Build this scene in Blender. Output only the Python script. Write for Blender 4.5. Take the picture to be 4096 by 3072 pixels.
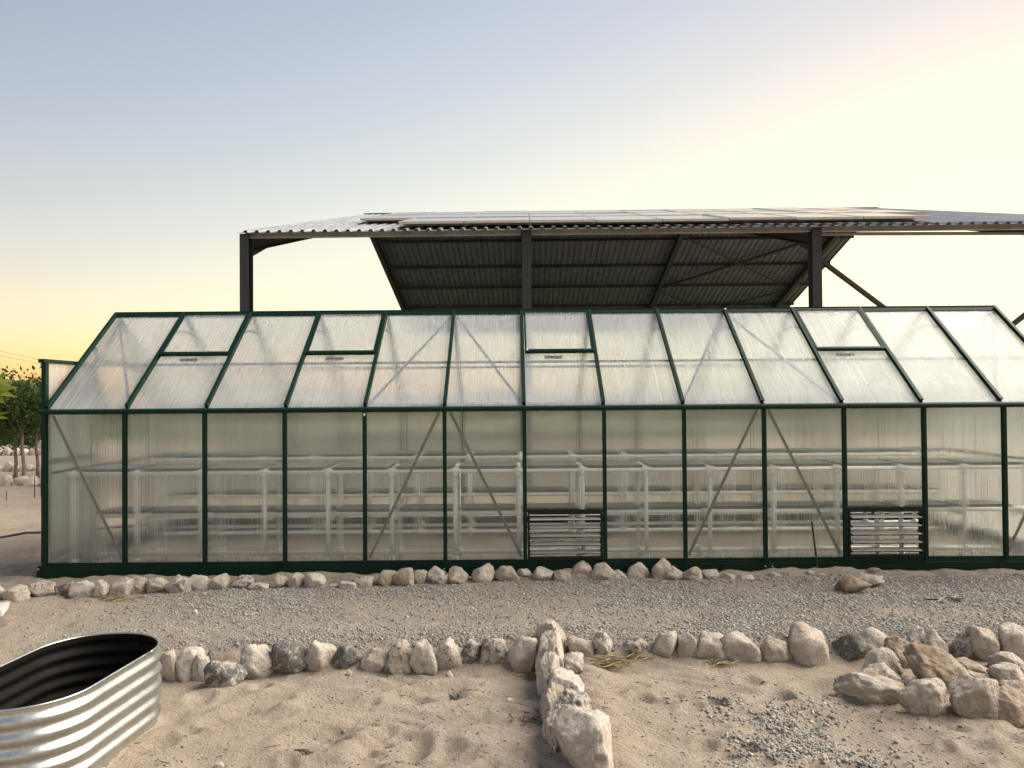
import bpy, bmesh, math, random
import numpy as np
from mathutils import Vector, Matrix

# ------------------------------------------------------------------ camera, sky, sun, exposure
for _o in list(bpy.data.objects):
    bpy.data.objects.remove(_o)
SC = bpy.context.scene
COL = SC.collection
R = math.radians
CAM_H = 1.3725
cam = bpy.data.cameras.new('camera')
cam.sensor_width = 36.0
cam.lens = 28.125
cam.clip_start = 0.05
cam.clip_end = 3000
cam_o = bpy.data.objects.new('camera', cam)
COL.objects.link(cam_o)
cam_o.matrix_world = (Matrix.Translation((0, 0, CAM_H)) @ Matrix.Rotation(R(90) + math.atan(49 / 3200), 4, 'X')
                      @ Matrix.Rotation(R(-0.45), 4, 'Z'))
SC.camera = cam_o

SUN_AZ, SUN_EL = 35.0, 1.0          # azimuth from +Y towards +X
world = bpy.data.worlds.new('World')
SC.world = world
world.use_nodes = True
_nt = world.node_tree
_bg = _nt.nodes['Background']
_sky = _nt.nodes.new('ShaderNodeTexSky')
_sky.sky_type = 'NISHITA'
_sky.sun_disc = False
_sky.sun_elevation = R(SUN_EL)
_sky.sun_rotation = R(SUN_AZ)
_sky.dust_density = 0.5
_sky.air_density = 1.0
_sky.ozone_density = 1.0
_gm = _nt.nodes.new('ShaderNodeGamma')
_gm.inputs[1].default_value = 0.88
_hs = _nt.nodes.new('ShaderNodeHueSaturation')
_hs.inputs['Saturation'].default_value = 0.89
_nt.links.new(_sky.outputs[0], _hs.inputs['Color'])
_nt.links.new(_hs.outputs[0], _gm.inputs[0])
_sep = _nt.nodes.new('ShaderNodeSeparateColor')
_com = _nt.nodes.new('ShaderNodeCombineColor')
_nt.links.new(_gm.outputs[0], _sep.inputs[0])

def _m(op, a, b):
    n = _nt.nodes.new('ShaderNodeMath')
    n.operation = op
    for k, v in enumerate((a, b)):
        if isinstance(v, (int, float)):
            n.inputs[k].default_value = v
        else:
            _nt.links.new(v, n.inputs[k])
    return n.outputs[0]
# even tone curve over the whole sky: gain and soft shoulder for each channel
for _k, (_g, _cap) in enumerate(((0.735, 1.6), (0.705, 1.55), (0.88, 0.91))):
    _x = _m('MULTIPLY', _sep.outputs[_k], _g)
    _d = _m('POWER', _m('ADD', _m('POWER', _m('DIVIDE', _x, _cap), 4.0), 1.0), 0.25)
    _nt.links.new(_m('DIVIDE', _x, _d), _com.inputs[_k])
_nt.links.new(_com.outputs[0], _bg.inputs[0])
_bg.inputs[1].default_value = 0.15

sun = bpy.data.lights.new('sun', 'SUN')
sun.energy = 1.25
sun.angle = R(55)
sun.color = (1.0, 0.92, 0.80)
sun_o = bpy.data.objects.new('sun', sun)
COL.objects.link(sun_o)
_e, _a = R(40), R(SUN_AZ + 43)
sun_o.location = (30, 40, 20)
sun_o.rotation_euler = Vector((math.sin(_a) * math.cos(_e), math.cos(_a) * math.cos(_e), math.sin(_e))).to_track_quat('Z', 'Y').to_euler()

SC.view_settings.view_transform = 'Standard'
SC.view_settings.look = 'None'
SC.view_settings.exposure = 2.74
SC.view_settings.gamma = 1.0
SC.view_settings.use_curve_mapping = False
SC.render.engine = 'CYCLES'
SC.cycles.use_denoising = True
SC.cycles.max_bounces = 16
SC.cycles.transmission_bounces = 14
SC.cycles.transparent_max_bounces = 24
SC.cycles.diffuse_bounces = 4
SC.cycles.glossy_bounces = 4
SC.cycles.sample_clamp_indirect = 8.0
SC.cycles.blur_glossy = 0.3

# ------------------------------------------------------------------ numpy noise
def _hash(ix, iy, iz, s):
    h = (ix * 374761393 + iy * 668265263 + iz * 2147483647 + s * 974634777) & 0xFFFFFFFF
    h = ((h ^ (h >> 13)) * 1274126177) & 0xFFFFFFFF
    h = ((h ^ (h >> 16)) * 2246822519) & 0xFFFFFFFF
    return ((h ^ (h >> 15)) & 0xFFFF) / 65535.0

def vnoise(x, y, z=0.0, s=0):
    x, y, z = np.broadcast_arrays(np.asarray(x, float), np.asarray(y, float), np.asarray(z, float))
    fx, fy, fz = np.floor(x), np.floor(y), np.floor(z)
    ix, iy, iz = fx.astype(np.int64), fy.astype(np.int64), fz.astype(np.int64)
    u, v, w = x - fx, y - fy, z - fz
    u, v, w = u * u * (3 - 2 * u), v * v * (3 - 2 * v), w * w * (3 - 2 * w)
    r = 0
    for a in (0, 1):
        for b in (0, 1):
            for c in (0, 1):
                r = r + _hash(ix + a, iy + b, iz + c, s) * (u if a else 1 - u) * (v if b else 1 - v) * (w if c else 1 - w)
    return r - 0.5

def fbm(x, y, z=0.0, octv=4, s=0):
    r, a, f = 0, 1.0, 1.0
    for i in range(octv):
        r = r + a * vnoise(np.asarray(x) * f, np.asarray(y) * f, np.asarray(z) * f, s + i)
        a *= 0.5
        f *= 2.03
    return r

def sstep(a, b, x):
    t = np.clip((x - a) / (b - a), 0, 1)
    return t * t * (3 - 2 * t)

# ------------------------------------------------------------------ object helpers
def link(name, me, parent=None, mat=None, loc=None):
    o = bpy.data.objects.new(name, me)
    COL.objects.link(o)
    if parent is not None:
        o.parent = parent
    if mat is not None and me is not None and not me.materials:
        me.materials.append(mat)
    if loc is not None:
        o.location = loc
    return o

def mesh(name, v, f, smooth=False):
    me = bpy.data.meshes.new(name)
    me.from_pydata([tuple(map(float, p)) for p in v], [], f)
    if smooth:
        me.shade_smooth()
    me.update()
    return me

def tag(o, label, cat, group=None):
    o['label'] = label
    o['category'] = cat
    if group:
        o['group'] = group
    return o

def thing(name, label, cat, loc=(0, 0, 0), rz=0.0, group=None):
    o = bpy.data.objects.new(name, None)
    COL.objects.link(o)
    o.empty_display_size = 0.1
    o.location = loc
    o.rotation_euler = (0, 0, rz)
    return tag(o, label, cat, group)

class MB:
    """collects solids into one mesh"""
    def __init__(self):
        self.v, self.f = [], []
    def add(self, v, f):
        n = len(self.v)
        self.v += [tuple(map(float, p)) for p in v]
        self.f += [tuple(i + n for i in q) for q in f]
        return self
    def box(self, c, s, M=None):
        c, s = Vector(c), Vector(s) / 2
        P = []
        for z in (-1, 1):
            for x, y in ((-1, -1), (1, -1), (1, 1), (-1, 1)):
                p = Vector((x * s.x, y * s.y, z * s.z))
                P.append(c + (M @ p if M else p))
        return self.add(P, [(3, 2, 1, 0), (4, 5, 6, 7), (0, 1, 5, 4), (1, 2, 6, 5), (2, 3, 7, 6), (3, 0, 4, 7)])
    def ext(self, prof, p0, p1, up=(0, 0, 1)):
        p0, p1 = Vector(p0), Vector(p1)
        d = (p1 - p0).normalized()
        u = d.cross(Vector(up)).normalized()
        v = u.cross(d)
        n = len(prof)
        P = [p0 + u * a + v * b for a, b in prof] + [p1 + u * a + v * b for a, b in prof]
        F = [tuple(range(n))[::-1], tuple(range(n, 2 * n))]
        F += [(i, (i + 1) % n, n + (i + 1) % n, n + i) for i in range(n)]
        ar = sum(prof[i][0] * prof[(i + 1) % n][1] - prof[(i + 1) % n][0] * prof[i][1] for i in range(n))
        if ar > 0:   # u x v = -d for this frame, keep normals outward
            F = [tuple(reversed(q)) for q in F]
        return self.add(P, F)
    def tube(self, pts, rad, seg=8):
        pts = [Vector(p) for p in pts]
        if not isinstance(rad, (list, tuple)):
            rad = [rad] * len(pts)
        P, F = [], []
        up = Vector((0.31, 0.17, 0.93)).normalized()
        for i, p in enumerate(pts):
            d = (pts[min(i + 1, len(pts) - 1)] - pts[max(i - 1, 0)]).normalized()
            u = d.cross(up)
            if u.length < 1e-3:
                u = d.cross(Vector((1, 0, 0)))
            u.normalize()
            w = d.cross(u)
            for k in range(seg):
                a = 2 * math.pi * k / seg
                P.append(p + (u * math.cos(a) + w * math.sin(a)) * rad[i])
        for i in range(len(pts) - 1):
            for k in range(seg):
                a, b = i * seg + k, i * seg + (k + 1) % seg
                F.append((a, b, b + seg, a + seg))
        F.append(tuple(range(seg))[::-1])
        F.append(tuple(range((len(pts) - 1) * seg, len(pts) * seg)))
        return self.add(P, F)
    def mesh(self, name, smooth=False):
        return mesh(name, self.v, self.f, smooth)
    def obj(self, name, mat, parent=None, smooth=False, loc=None):
        return link(name, self.mesh(name, smooth), parent, mat, loc)

def bulk(name, V, F, mat, smooth=False):
    """large triangle/quad mesh from numpy arrays"""
    me = bpy.data.meshes.new(name)
    V = np.asarray(V, np.float32)
    F = np.asarray(F, np.int32)
    k = F.shape[1]
    me.vertices.add(len(V))
    me.vertices.foreach_set('co', V.ravel())
    me.loops.add(F.size)
    me.loops.foreach_set('vertex_index', F.ravel())
    me.polygons.add(len(F))
    me.polygons.foreach_set('loop_start', np.arange(0, F.size, k, dtype=np.int32))
    me.update(calc_edges=True)
    if smooth:
        me.shade_smooth()
    me.materials.append(mat)
    return me

# ------------------------------------------------------------------ material helpers
class NT:
    def __init__(self, name):
        self.m = bpy.data.materials.new(name)
        self.m.use_nodes = True
        self.t = self.m.node_tree
        self.b = self.t.nodes['Principled BSDF']
        self.o = self.t.nodes['Material Output']
    def n(self, typ, ins=None, **kw):
        nd = self.t.nodes.new('ShaderNode' + typ)
        for k, v in kw.items():
            setattr(nd, k, v)
        for k, v in (ins or {}).items():
            self.put(nd, k, v)
        return nd
    def put(self, nd, k, v):
        s = nd.inputs[k]
        if isinstance(v, bpy.types.NodeSocket):
            self.t.links.new(v, s)
        elif isinstance(v, bpy.types.Node):
            self.t.links.new(v.outputs[0], s)
        else:
            s.default_value = v
    def noise(self, vec, scale, detail=4, rough=0.55, dist=0.0, **kw):
        return self.n('TexNoise', {'Vector': vec, 'Scale': scale, 'Detail': detail, 'Roughness': rough, 'Distortion': dist}, **kw)
    def ramp(self, fac, *stops):
        r = self.n('ValToRGB', {'Fac': fac})
        e = r.color_ramp.elements
        while len(e) < len(stops):
            e.new(0.5)
        for i, (p, c) in enumerate(stops):
            e[i].position = p
            e[i].color = (c, c, c, 1) if not isinstance(c, (tuple, list)) else (*c, 1)
        return r
    def mix(self, fac, a, b, blend='MIX'):
        m = self.n('Mix', data_type='RGBA', blend_type=blend)
        self.put(m, 0, fac)
        self.put(m, 6, a if not isinstance(a, tuple) else (*a, 1))
        self.put(m, 7, b if not isinstance(b, tuple) else (*b, 1))
        return m.outputs[2]
    def math(self, op, a, b=0.0, c=0.0):
        return self.n('Math', {0: a, 1: b, 2: c}, operation=op)
    def vmul(self, v, s):
        return self.n('VectorMath', {0: v, 1: s}, operation='MULTIPLY')
    def bump(self, h, strength=0.5, dist=0.01):
        return self.n('Bump', {'Height': h, 'Strength': strength, 'Distance': dist})
    def fin(self, base, rough=0.7, metal=0.0, normal=None, spec=0.5):
        self.put(self.b, 'Base Color', base if not isinstance(base, tuple) else (*base, 1))
        self.put(self.b, 'Roughness', rough)
        self.put(self.b, 'Metallic', metal)
        self.put(self.b, 'Specular IOR Level', spec)
        if normal is not None:
            self.put(self.b, 'Normal', normal)
        return self.m

def paint(name, col, rough=0.45, var=0.25, dirt=(0.3, 0.25, 0.19), dirt_amt=0.25, metal=0.0, spec=0.5, sc=6.0):
    t = NT(name)
    tc = t.n('TexCoord').outputs['Object']
    n1 = t.noise(tc, sc, 5, 0.6)
    n2 = t.noise(tc, sc * 14, 3, 0.6)
    c = t.mix(t.ramp(n1, (0.35, 0.0), (0.75, 1.0)), tuple(x * (1 - var) for x in col), tuple(x * (1 + var * .6) for x in col))
    d = t.math('MULTIPLY', t.ramp(n2, (0.5, 0.0), (0.72, 1.0)), dirt_amt)
    c = t.mix(d, c, dirt)
    rg = t.math('ADD', t.math('MULTIPLY', n2, 0.3), rough - 0.12)
    return t.fin(c, rg, metal, t.bump(n2, 0.12, 0.002), spec)
# ------------------------------------------------------------------ materials
M_GREEN = paint('green_powder_coat', (0.0012, 0.020, 0.0125), 0.45, 0.2, dirt_amt=0.02, spec=0.16)
M_BLACK = paint('black_plastic', (0.006, 0.010, 0.009), 0.5, 0.2, dirt_amt=0.03, spec=0.25)
M_ALU = paint('bare_aluminium', (0.16, 0.165, 0.20), 0.45, 0.1, dirt_amt=0.05, metal=0.2)
M_BRACE = paint('olive_steel_strap', (0.16, 0.155, 0.125), 0.5, 0.15, dirt_amt=0.15, metal=0.3)
M_STEEL = paint('dark_grey_steel_paint', (0.026, 0.029, 0.034), 0.6, 0.25, dirt=(0.09, 0.07, 0.055), dirt_amt=0.3, sc=3)
M_RUST = paint('red_oxide_steel', (0.06, 0.045, 0.038), 0.7, 0.3, dirt=(0.11, 0.07, 0.05), dirt_amt=0.4, sc=3)
M_PURLIN = paint('galvanised_purlin', (0.36, 0.36, 0.36), 0.55, 0.25, dirt_amt=0.35, metal=0.35, sc=4)
M_PVC = paint('white_pvc_pipe', (0.88, 0.88, 0.87), 0.35, 0.03, dirt_amt=0.04)
M_TRAY = paint('dark_green_tray', (0.035, 0.062, 0.046), 0.38, 0.25, dirt=(0.25, 0.27, 0.22), dirt_amt=0.4)
M_REBAR = paint('rusty_rebar', (0.045, 0.026, 0.020), 0.85, 0.4, dirt=(0.13, 0.06, 0.03), dirt_amt=0.5, sc=30)
M_WOOD = paint('weathered_pole_wood', (0.10, 0.085, 0.07), 0.85, 0.3, sc=4)
M_SLAB = paint('pale_concrete', (0.58, 0.56, 0.52), 0.8, 0.12, dirt_amt=0.25, sc=8)
M_SCREW = paint('zinc_screw', (0.62, 0.62, 0.6), 0.35, 0.1, metal=0.8)
M_HOSE = paint('black_poly_pipe', (0.012, 0.012, 0.013), 0.5, 0.2, dirt_amt=0.35)
M_NET = paint('teal_shade_net', (0.01, 0.13, 0.09), 0.8, 0.4, sc=5)

def roof_sheet_mat():
    t = NT('zincalume_roof_sheet')
    tc = t.n('TexCoord').outputs['Object']
    n1 = t.noise(t.vmul(tc, (6, 0.6, 6)), 1.0, 5, 0.65)
    n2 = t.noise(tc, 30, 3, 0.6)
    c = t.mix(t.ramp(n1, (0.3, 0.0), (0.75, 1.0)), (0.30, 0.30, 0.29), (0.46, 0.46, 0.46))
    c = t.mix(t.ramp(n2, (0.55, 0.0), (0.8, 0.5)), c, (0.30, 0.25, 0.19))
    return t.fin(c, t.math('ADD', t.math('MULTIPLY', n1, 0.25), 0.25), 0.85, t.bump(n1, 0.1, 0.01))
M_SHEET = roof_sheet_mat()
M_UNDERSHADE = paint('shaded_sheet_underside', (0.14, 0.158, 0.185), 0.5, 0.35, dirt=(0.08, 0.08, 0.085), dirt_amt=0.3, metal=0.2, sc=2)  # shade under the roof put into a darker colour for the sheet undersides

def solar_mat():
    t = NT('solar_cell_glass')
    tc = t.n('TexCoord').outputs['Object']
    s = t.n('SeparateXYZ', {0: tc})
    def grid(v, step):
        m = t.math('FRACT', t.math('DIVIDE', v, step))
        return t.math('LESS_THAN', m, 0.03)
    g = t.math('MAXIMUM', grid(s.outputs[0], 0.16), grid(s.outputs[1], 0.165))
    n = t.noise(tc, 9, 4, 0.6)
    c = t.mix(g, (0.010, 0.013, 0.030), (0.30, 0.31, 0.33))
    c = t.mix(t.math('MULTIPLY', t.ramp(n, (0.4, 0.0), (0.8, 1.0)), 0.16), c, (0.40, 0.33, 0.25))
    return t.fin(c, t.math('ADD', t.math('MULTIPLY', n, 0.1), 0.07), 0.0, None, 0.6)
M_SOLAR = solar_mat()

def polycarb(name, milk, tilt, rough, tint=(0.96, 0.965, 0.96), streak=1.0):
    """twin-wall sheet: flutes run along local Y; they scatter sideways only"""
    t = NT(name)
    nt = t.t
    nt.nodes.remove(t.b)
    tc = t.n('TexCoord').outputs['Object']
    s = t.n('SeparateXYZ', {0: tc})
    rnd = t.n('ObjectInfo').outputs['Random']
    ph = t.math('MULTIPLY', s.outputs[0], 2 * math.pi / 0.0105)
    # irregular flutes
    wob = t.noise(t.vmul(tc, (60.0, 0.35, 1.0)), 1.0, 2, 0.5, noise_dimensions='4D')
    t.put(wob, 'W', t.math('MULTIPLY', rnd, 37.0))
    ph = t.math('ADD', ph, t.math('MULTIPLY', wob, 2.0))
    amp = t.noise(t.vmul(tc, (97.0, 0.2, 1.0)), 1.0, 1, 0.5, noise_dimensions='4D')
    t.put(amp, 'W', t.math('MULTIPLY', rnd, 53.0))
    amp = t.math('MULTIPLY_ADD', amp, 4.4, -1.2)           # uneven flutes, some bend the view more than others
    sl = t.math('MULTIPLY', t.math('MULTIPLY', t.math('COSINE', ph), amp), tilt)
    ax = t.n('VectorTransform', {0: (1, 0, 0)}, vector_type='VECTOR', convert_from='OBJECT', convert_to='WORLD')
    axs = t.n('VectorMath', {0: ax, 3: sl}, operation='SCALE')
    N = t.n('VectorMath', {0: t.n('NewGeometry').outputs['Normal'], 1: axs}, operation='ADD')
    N = t.n('VectorMath', {0: N}, operation='NORMALIZE')
    fine = t.noise(t.vmul(tc, (120.0, 0.10, 1.0)), 1.0, 1.5, 0.7, noise_dimensions='4D')
    t.put(fine, 'W', t.math('MULTIPLY', rnd, 91.0))
    dust = t.noise(tc, 3.2, 5, 0.6, 0.4, noise_dimensions='4D')
    t.put(dust, 'W', t.math('MULTIPLY', rnd, 17.0))
    refr = t.n('BsdfRefraction', {'Color': (*tint, 1), 'Roughness': rough, 'IOR': 1.3, 'Normal': N})
    glos = t.n('BsdfGlossy', {'Color': (1, 1, 1, 1), 'Roughness': 0.22, 'Normal': N})
    fr = t.n('Fresnel', {'IOR': 1.3, 'Normal': N})
    glass = t.n('MixShader', {0: t.math('MULTIPLY', fr, 0.8), 1: refr, 2: glos})
    tr = t.n('BsdfTranslucent', {'Color': (0.89, 0.915, 0.92, 1)})
    df = t.n('BsdfDiffuse', {'Color': (0.80, 0.82, 0.82, 1)})
    milkS = t.n('MixShader', {0: 0.35, 1: tr, 2: df})
    m = t.math('ADD', milk, t.math('MULTIPLY', t.math('SUBTRACT', fine, 0.5), 0.55 * streak))
    m = t.math('ADD', m, t.math('MULTIPLY', t.math('SUBTRACT', dust, 0.5), 0.22))
    splash = t.n('MapRange', {0: s.outputs[1], 1: 0.30, 2: 0.08, 3: 0.0, 4: 0.16})
    m = t.math('ADD', m, t.math('MULTIPLY', splash.outputs[0], t.math('ADD', dust, 0.2)))
    m.use_clamp = True
    out = t.n('MixShader', {0: m, 1: glass, 2: milkS})
    nt.links.new(out.outputs[0], t.o.inputs[0])
    return t.m
M_WALLPC = polycarb('polycarbonate_wall_sheet', 0.13, 0.165, 0.07, tint=(0.95, 0.958, 0.93), streak=0.5)
M_ROOFPC = polycarb('polycarbonate_roof_sheet', 0.31, 0.12, 0.06, tint=(0.955, 0.96, 0.96), streak=1.0)
M_BLADE = paint('skylit_louvre_blade', (0.74, 0.73, 0.66), 0.3, 0.08, dirt_amt=0.12)  # sky light in the glass blades painted as an opaque pale colour

def sand_mat():
    t = NT('ground_sand')
    pos = t.n('NewGeometry').outputs['Position']
    s = t.n('SeparateXYZ', {0: pos})
    big = t.noise(pos, 0.7, 5, 0.6)
    mid = t.noise(pos, 4.5, 6, 0.62, 0.6)
    fine = t.noise(pos, 55, 5, 0.7)
    grain = t.noise(pos, 420, 2, 0.6)
    c = t.mix(t.ramp(mid, (0.32, 0.0), (0.70, 1.0)), (0.39, 0.316, 0.241), (0.565, 0.466, 0.362))
    c = t.mix(t.ramp(big, (0.40, 0.0), (0.62, 0.8)), c, (0.49, 0.395, 0.30))
    c = t.mix(t.ramp(fine, (0.54, 0.0), (0.74, 0.45)), c, (0.26, 0.20, 0.155))
    c = t.mix(t.ramp(grain, (0.35, 0.35), (0.6, 0.0)), c, (0.15, 0.12, 0.10))
    # grey stone dust between the two rock rows
    gy = t.math('MULTIPLY', t.math('GREATER_THAN', s.outputs[1], 4.72), t.math('LESS_THAN', s.outputs[1], 6.1))
    gx = t.ramp(t.math('ADD', t.math('MULTIPLY', s.outputs[0], 0.2), t.math('ADD', 0.64, t.math('MULTIPLY', big, 0.35))), (0.20, 0.0), (0.42, 1.0))
    gm = t.math('MULTIPLY', t.math('MULTIPLY', gy, gx), t.ramp(mid, (0.40, 1.0), (0.66, 0.25)))
    c = t.mix(t.math('MULTIPLY', gm, 0.75), c, (0.29, 0.27, 0.235))
    # far ground: scrub soil with green and orange stretches
    far = t.ramp(t.math('DIVIDE', s.outputs[1], 60.0), (0.36, 0.0), (0.47, 1.0))
    fn = t.noise(t.vmul(pos, (0.12, 0.5, 1)), 1.0, 4, 0.6)
    fc = t.mix(t.ramp(fn, (0.36, 0.0), (0.48, 1.0)), (0.23, 0.155, 0.09), (0.055, 0.078, 0.030))
    c = t.mix(far, c, fc)
    h = t.math('ADD', t.math('MULTIPLY', fine, 1.0), t.math('MULTIPLY', grain, 0.25))
    h = t.math('ADD', h, t.math('MULTIPLY', mid, 0.9))
    return t.fin(c, 0.95, 0, t.bump(h, 1.0, 0.030), 0.2)
M_SAND = sand_mat()

def rock_mat():
    t = NT('limestone')
    tc = t.n('TexCoord').outputs['Object']
    oi = t.n('ObjectInfo')
    sp = t.n('SeparateColor', {0: oi.outputs['Color']})
    off = t.n('VectorMath', {0: tc, 1: t.n('VectorMath', {0: (31.0, 17.0, 23.0), 3: oi.outputs['Random']}, operation='SCALE')}, operation='ADD')
    a = t.noise(off, 9, 6, 0.62, 0.5)
    b = t.noise(off, 26, 6, 0.68, 0.3)
    g = t.noise(off, 130, 4, 0.7)
    pale = t.mix(t.ramp(a, (0.3, 0.0), (0.7, 1.0)), (0.49, 0.42, 0.35), (0.76, 0.70, 0.625))
    tan = t.mix(t.ramp(a, (0.3, 0.0), (0.7, 1.0)), (0.19, 0.135, 0.085), (0.43, 0.32, 0.21))
    tf = t.math('MULTIPLY', sp.outputs[1], t.ramp(t.noise(off, 5, 4, 0.6), (0.30, 0.35), (0.6, 1.0)))
    c = t.mix(tf, pale, tan)
    c = t.mix(t.ramp(g, (0.55, 0.0), (0.75, 0.55)), c, (0.24, 0.20, 0.165))
    pit = t.n('TexVoronoi', {'Vector': off, 'Scale': 42.0, 'Randomness': 1.0})
    c = t.mix(t.ramp(pit.outputs['Distance'], (0.05, 0.40), (0.30, 0.0)), c, (0.22, 0.17, 0.125))  # pits drawn as dark spots, their shade put into the colour
    c = t.mix(t.ramp(b, (0.34, 0.5), (0.46, 0.0)), c, (0.30, 0.235, 0.175))  # brown shading painted into the hollows of the bump
    # dark lichen crust: grows in blotches, more on some rocks
    li = t.math('ADD', t.math('MULTIPLY', b, 0.75), t.math('MULTIPLY', a, 0.35))
    th = t.math('SUBTRACT', li, t.math('SUBTRACT', 0.75, t.math('MULTIPLY', sp.outputs[0], 0.33)))
    lf = t.ramp(t.math('MULTIPLY_ADD', th, 10.0, 0.3), (0.0, 0.0), (1.0, 0.92))
    c = t.mix(lf, c, t.mix(t.ramp(g, (0.4, 0.0), (0.7, 1.0)), (0.05, 0.047, 0.043), (0.26, 0.25, 0.23)))
    h = t.math('ADD', t.math('MULTIPLY', b, 1.0), t.math('MULTIPLY', g, 0.35))
    return t.fin(c, 0.92, 0, t.bump(h, 1.0, 0.028), 0.2)
M_ROCK = rock_mat()

def gravel_mat():
    t = NT('crushed_stone')
    g = t.n('NewGeometry')
    r = g.outputs['Random Per Island']
    c = t.ramp(r, (0.0, (0.12, 0.118, 0.11)), (0.3, (0.19, 0.188, 0.175)), (0.55, (0.26, 0.25, 0.228)), (0.85, (0.325, 0.30, 0.255)), (1.0, (0.43, 0.40, 0.345)))
    c.color_ramp.interpolation = 'LINEAR'
    n = t.noise(g.outputs['Position'], 160, 3, 0.6)
    b = t.noise(g.outputs['Position'], 2.2, 3, 0.6)
    c = t.mix(t.ramp(b, (0.48, 0.0), (0.66, 0.35)), c, (0.26, 0.28, 0.265))
    c = t.mix(t.ramp(n, (0.42, 0.0), (0.72, 0.6)), c, (0.32, 0.265, 0.205))
    return t.fin(c, 0.9, 0, t.bump(n, 0.4, 0.004), 0.25)
M_GRAVEL = gravel_mat()

def leaf_mat(name, a, b, trans=0.35):
    t = NT(name)
    g = t.n('NewGeometry')
    c = t.mix(g.outputs['Random Per Island'], a, b)
    t.fin(c, 0.5, 0, None, 0.35)
    tr = t.n('BsdfTranslucent', {'Color': c})
    mx = t.n('MixShader', {0: trans, 1: t.b.outputs[0], 2: tr})
    t.t.links.new(mx.outputs[0], t.o.inputs[0])
    return t.m
M_LEAF = leaf_mat('tree_leaf', (0.026, 0.060, 0.014), (0.095, 0.145, 0.030))
M_LEAF2 = leaf_mat('yellow_green_leaf', (0.075, 0.115, 0.015), (0.18, 0.20, 0.02), 0.45)
M_SCRUB = leaf_mat('scrub_leaf', (0.024, 0.040, 0.014), (0.065, 0.085, 0.034), 0.25)
M_BARK = paint('grey_brown_bark', (0.27, 0.215, 0.16), 0.9, 0.35, sc=18)
M_STRAW = leaf_mat('dry_straw', (0.10, 0.065, 0.03), (0.42, 0.30, 0.13), 0.1)
M_TWIG = leaf_mat('dark_twig', (0.035, 0.025, 0.018), (0.13, 0.10, 0.08), 0.05)

def galv_mat():
    t = NT('galvanised_zinc_wall')
    tc = t.n('TexCoord').outputs['Object']
    vo = t.n('TexVoronoi', {'Vector': tc, 'Scale': 90.0})
    n = t.noise(tc, 7, 5, 0.6)
    st = t.noise(t.vmul(tc, (1.5, 1.5, 40)), 1.0, 4, 0.6)
    c = t.mix(vo.outputs['Color'], (0.42, 0.43, 0.41), (0.56, 0.57, 0.54))
    c = t.mix(t.ramp(n, (0.5, 0.0), (0.8, 0.35)), c, (0.40, 0.37, 0.32))
    rg = t.math('ADD', t.math('MULTIPLY', n, 0.25), 0.24)
    return t.fin(c, rg, 0.95, t.bump(t.math('ADD', n, t.math('MULTIPLY', st, 0.3)), 0.03, 0.01))
M_GALV = galv_mat()
M_INNER = paint('dark_planter_inside', (0.008, 0.007, 0.006), 0.6, 0.3, dirt=(0.03, 0.025, 0.018), dirt_amt=0.2, spec=0.08)  # near-black, low specular, for the planter's inside face and seams
# ------------------------------------------------------------------ the ground
def zbase(x, y):
    """ground level without its fine relief: lower sand bed, rock step, gravel strip, greenhouse bed"""
    x, y = np.asarray(x, float), np.asarray(y, float)
    yl = 4.66 + 0.02 * x
    t = np.clip((y - yl + 0.10) / 0.28, 0, 1)
    t = t * t * (3 - 2 * t)
    hi = np.interp(y, [4.6, 5.9, 6.2], [-0.085, -0.02, 0.0])
    lo = -0.2 + 0.02 * sstep(0.25, 0.5, x)
    lf = sstep(-2.6, -3.6, x)                       # no step on the far left, the beds run out into open sand
    lo = lo * (1 - lf) + lf * np.interp(y, [3.6, 5.9], [-0.2, -0.02])
    return lo * (1 - t) + hi * t

_rg = np.random.default_rng(7)
DENTS = []
for _ in range(190):
    _x, _y = _rg.uniform(-3.6, 4.2), _rg.uniform(3.0, 4.5)
    if 0.0 < _x < 0.5:
        continue
    DENTS.append((_x, _y, _rg.uniform(0.03, 0.085), _rg.uniform(0.6, 1.8), _rg.uniform(0, 3.1), _rg.uniform(0.007, 0.022)))
for _ in range(40):
    DENTS.append((_rg.uniform(-5.5, -2.7), _rg.uniform(4.6, 7.5), _rg.uniform(0.05, 0.10), _rg.uniform(0.6, 1.7), _rg.uniform(0, 3.1), _rg.uniform(0.008, 0.02)))
for q in ((-1.30, 4.13, 0.10, 1.5, 0.5, 0.03), (-1.35, 3.95, 0.11, 1.5, 0.4, 0.035), (-0.93, 3.68, 0.10, 1.4, 0.3, 0.03),
          (-0.55, 3.60, 0.14, 1.3, 1.2, 0.03), (-0.95, 4.25, 0.09, 1.6, 0.2, 0.025), (-0.35, 3.55, 0.15, 1.2, 0.2, 0.028),
          (1.65, 4.25, 0.11, 1.5, 0.2, 0.03), (-0.45, 4.25, 0.12, 1.6, 0.4, 0.03)):
    DENTS.append(q)

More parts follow.
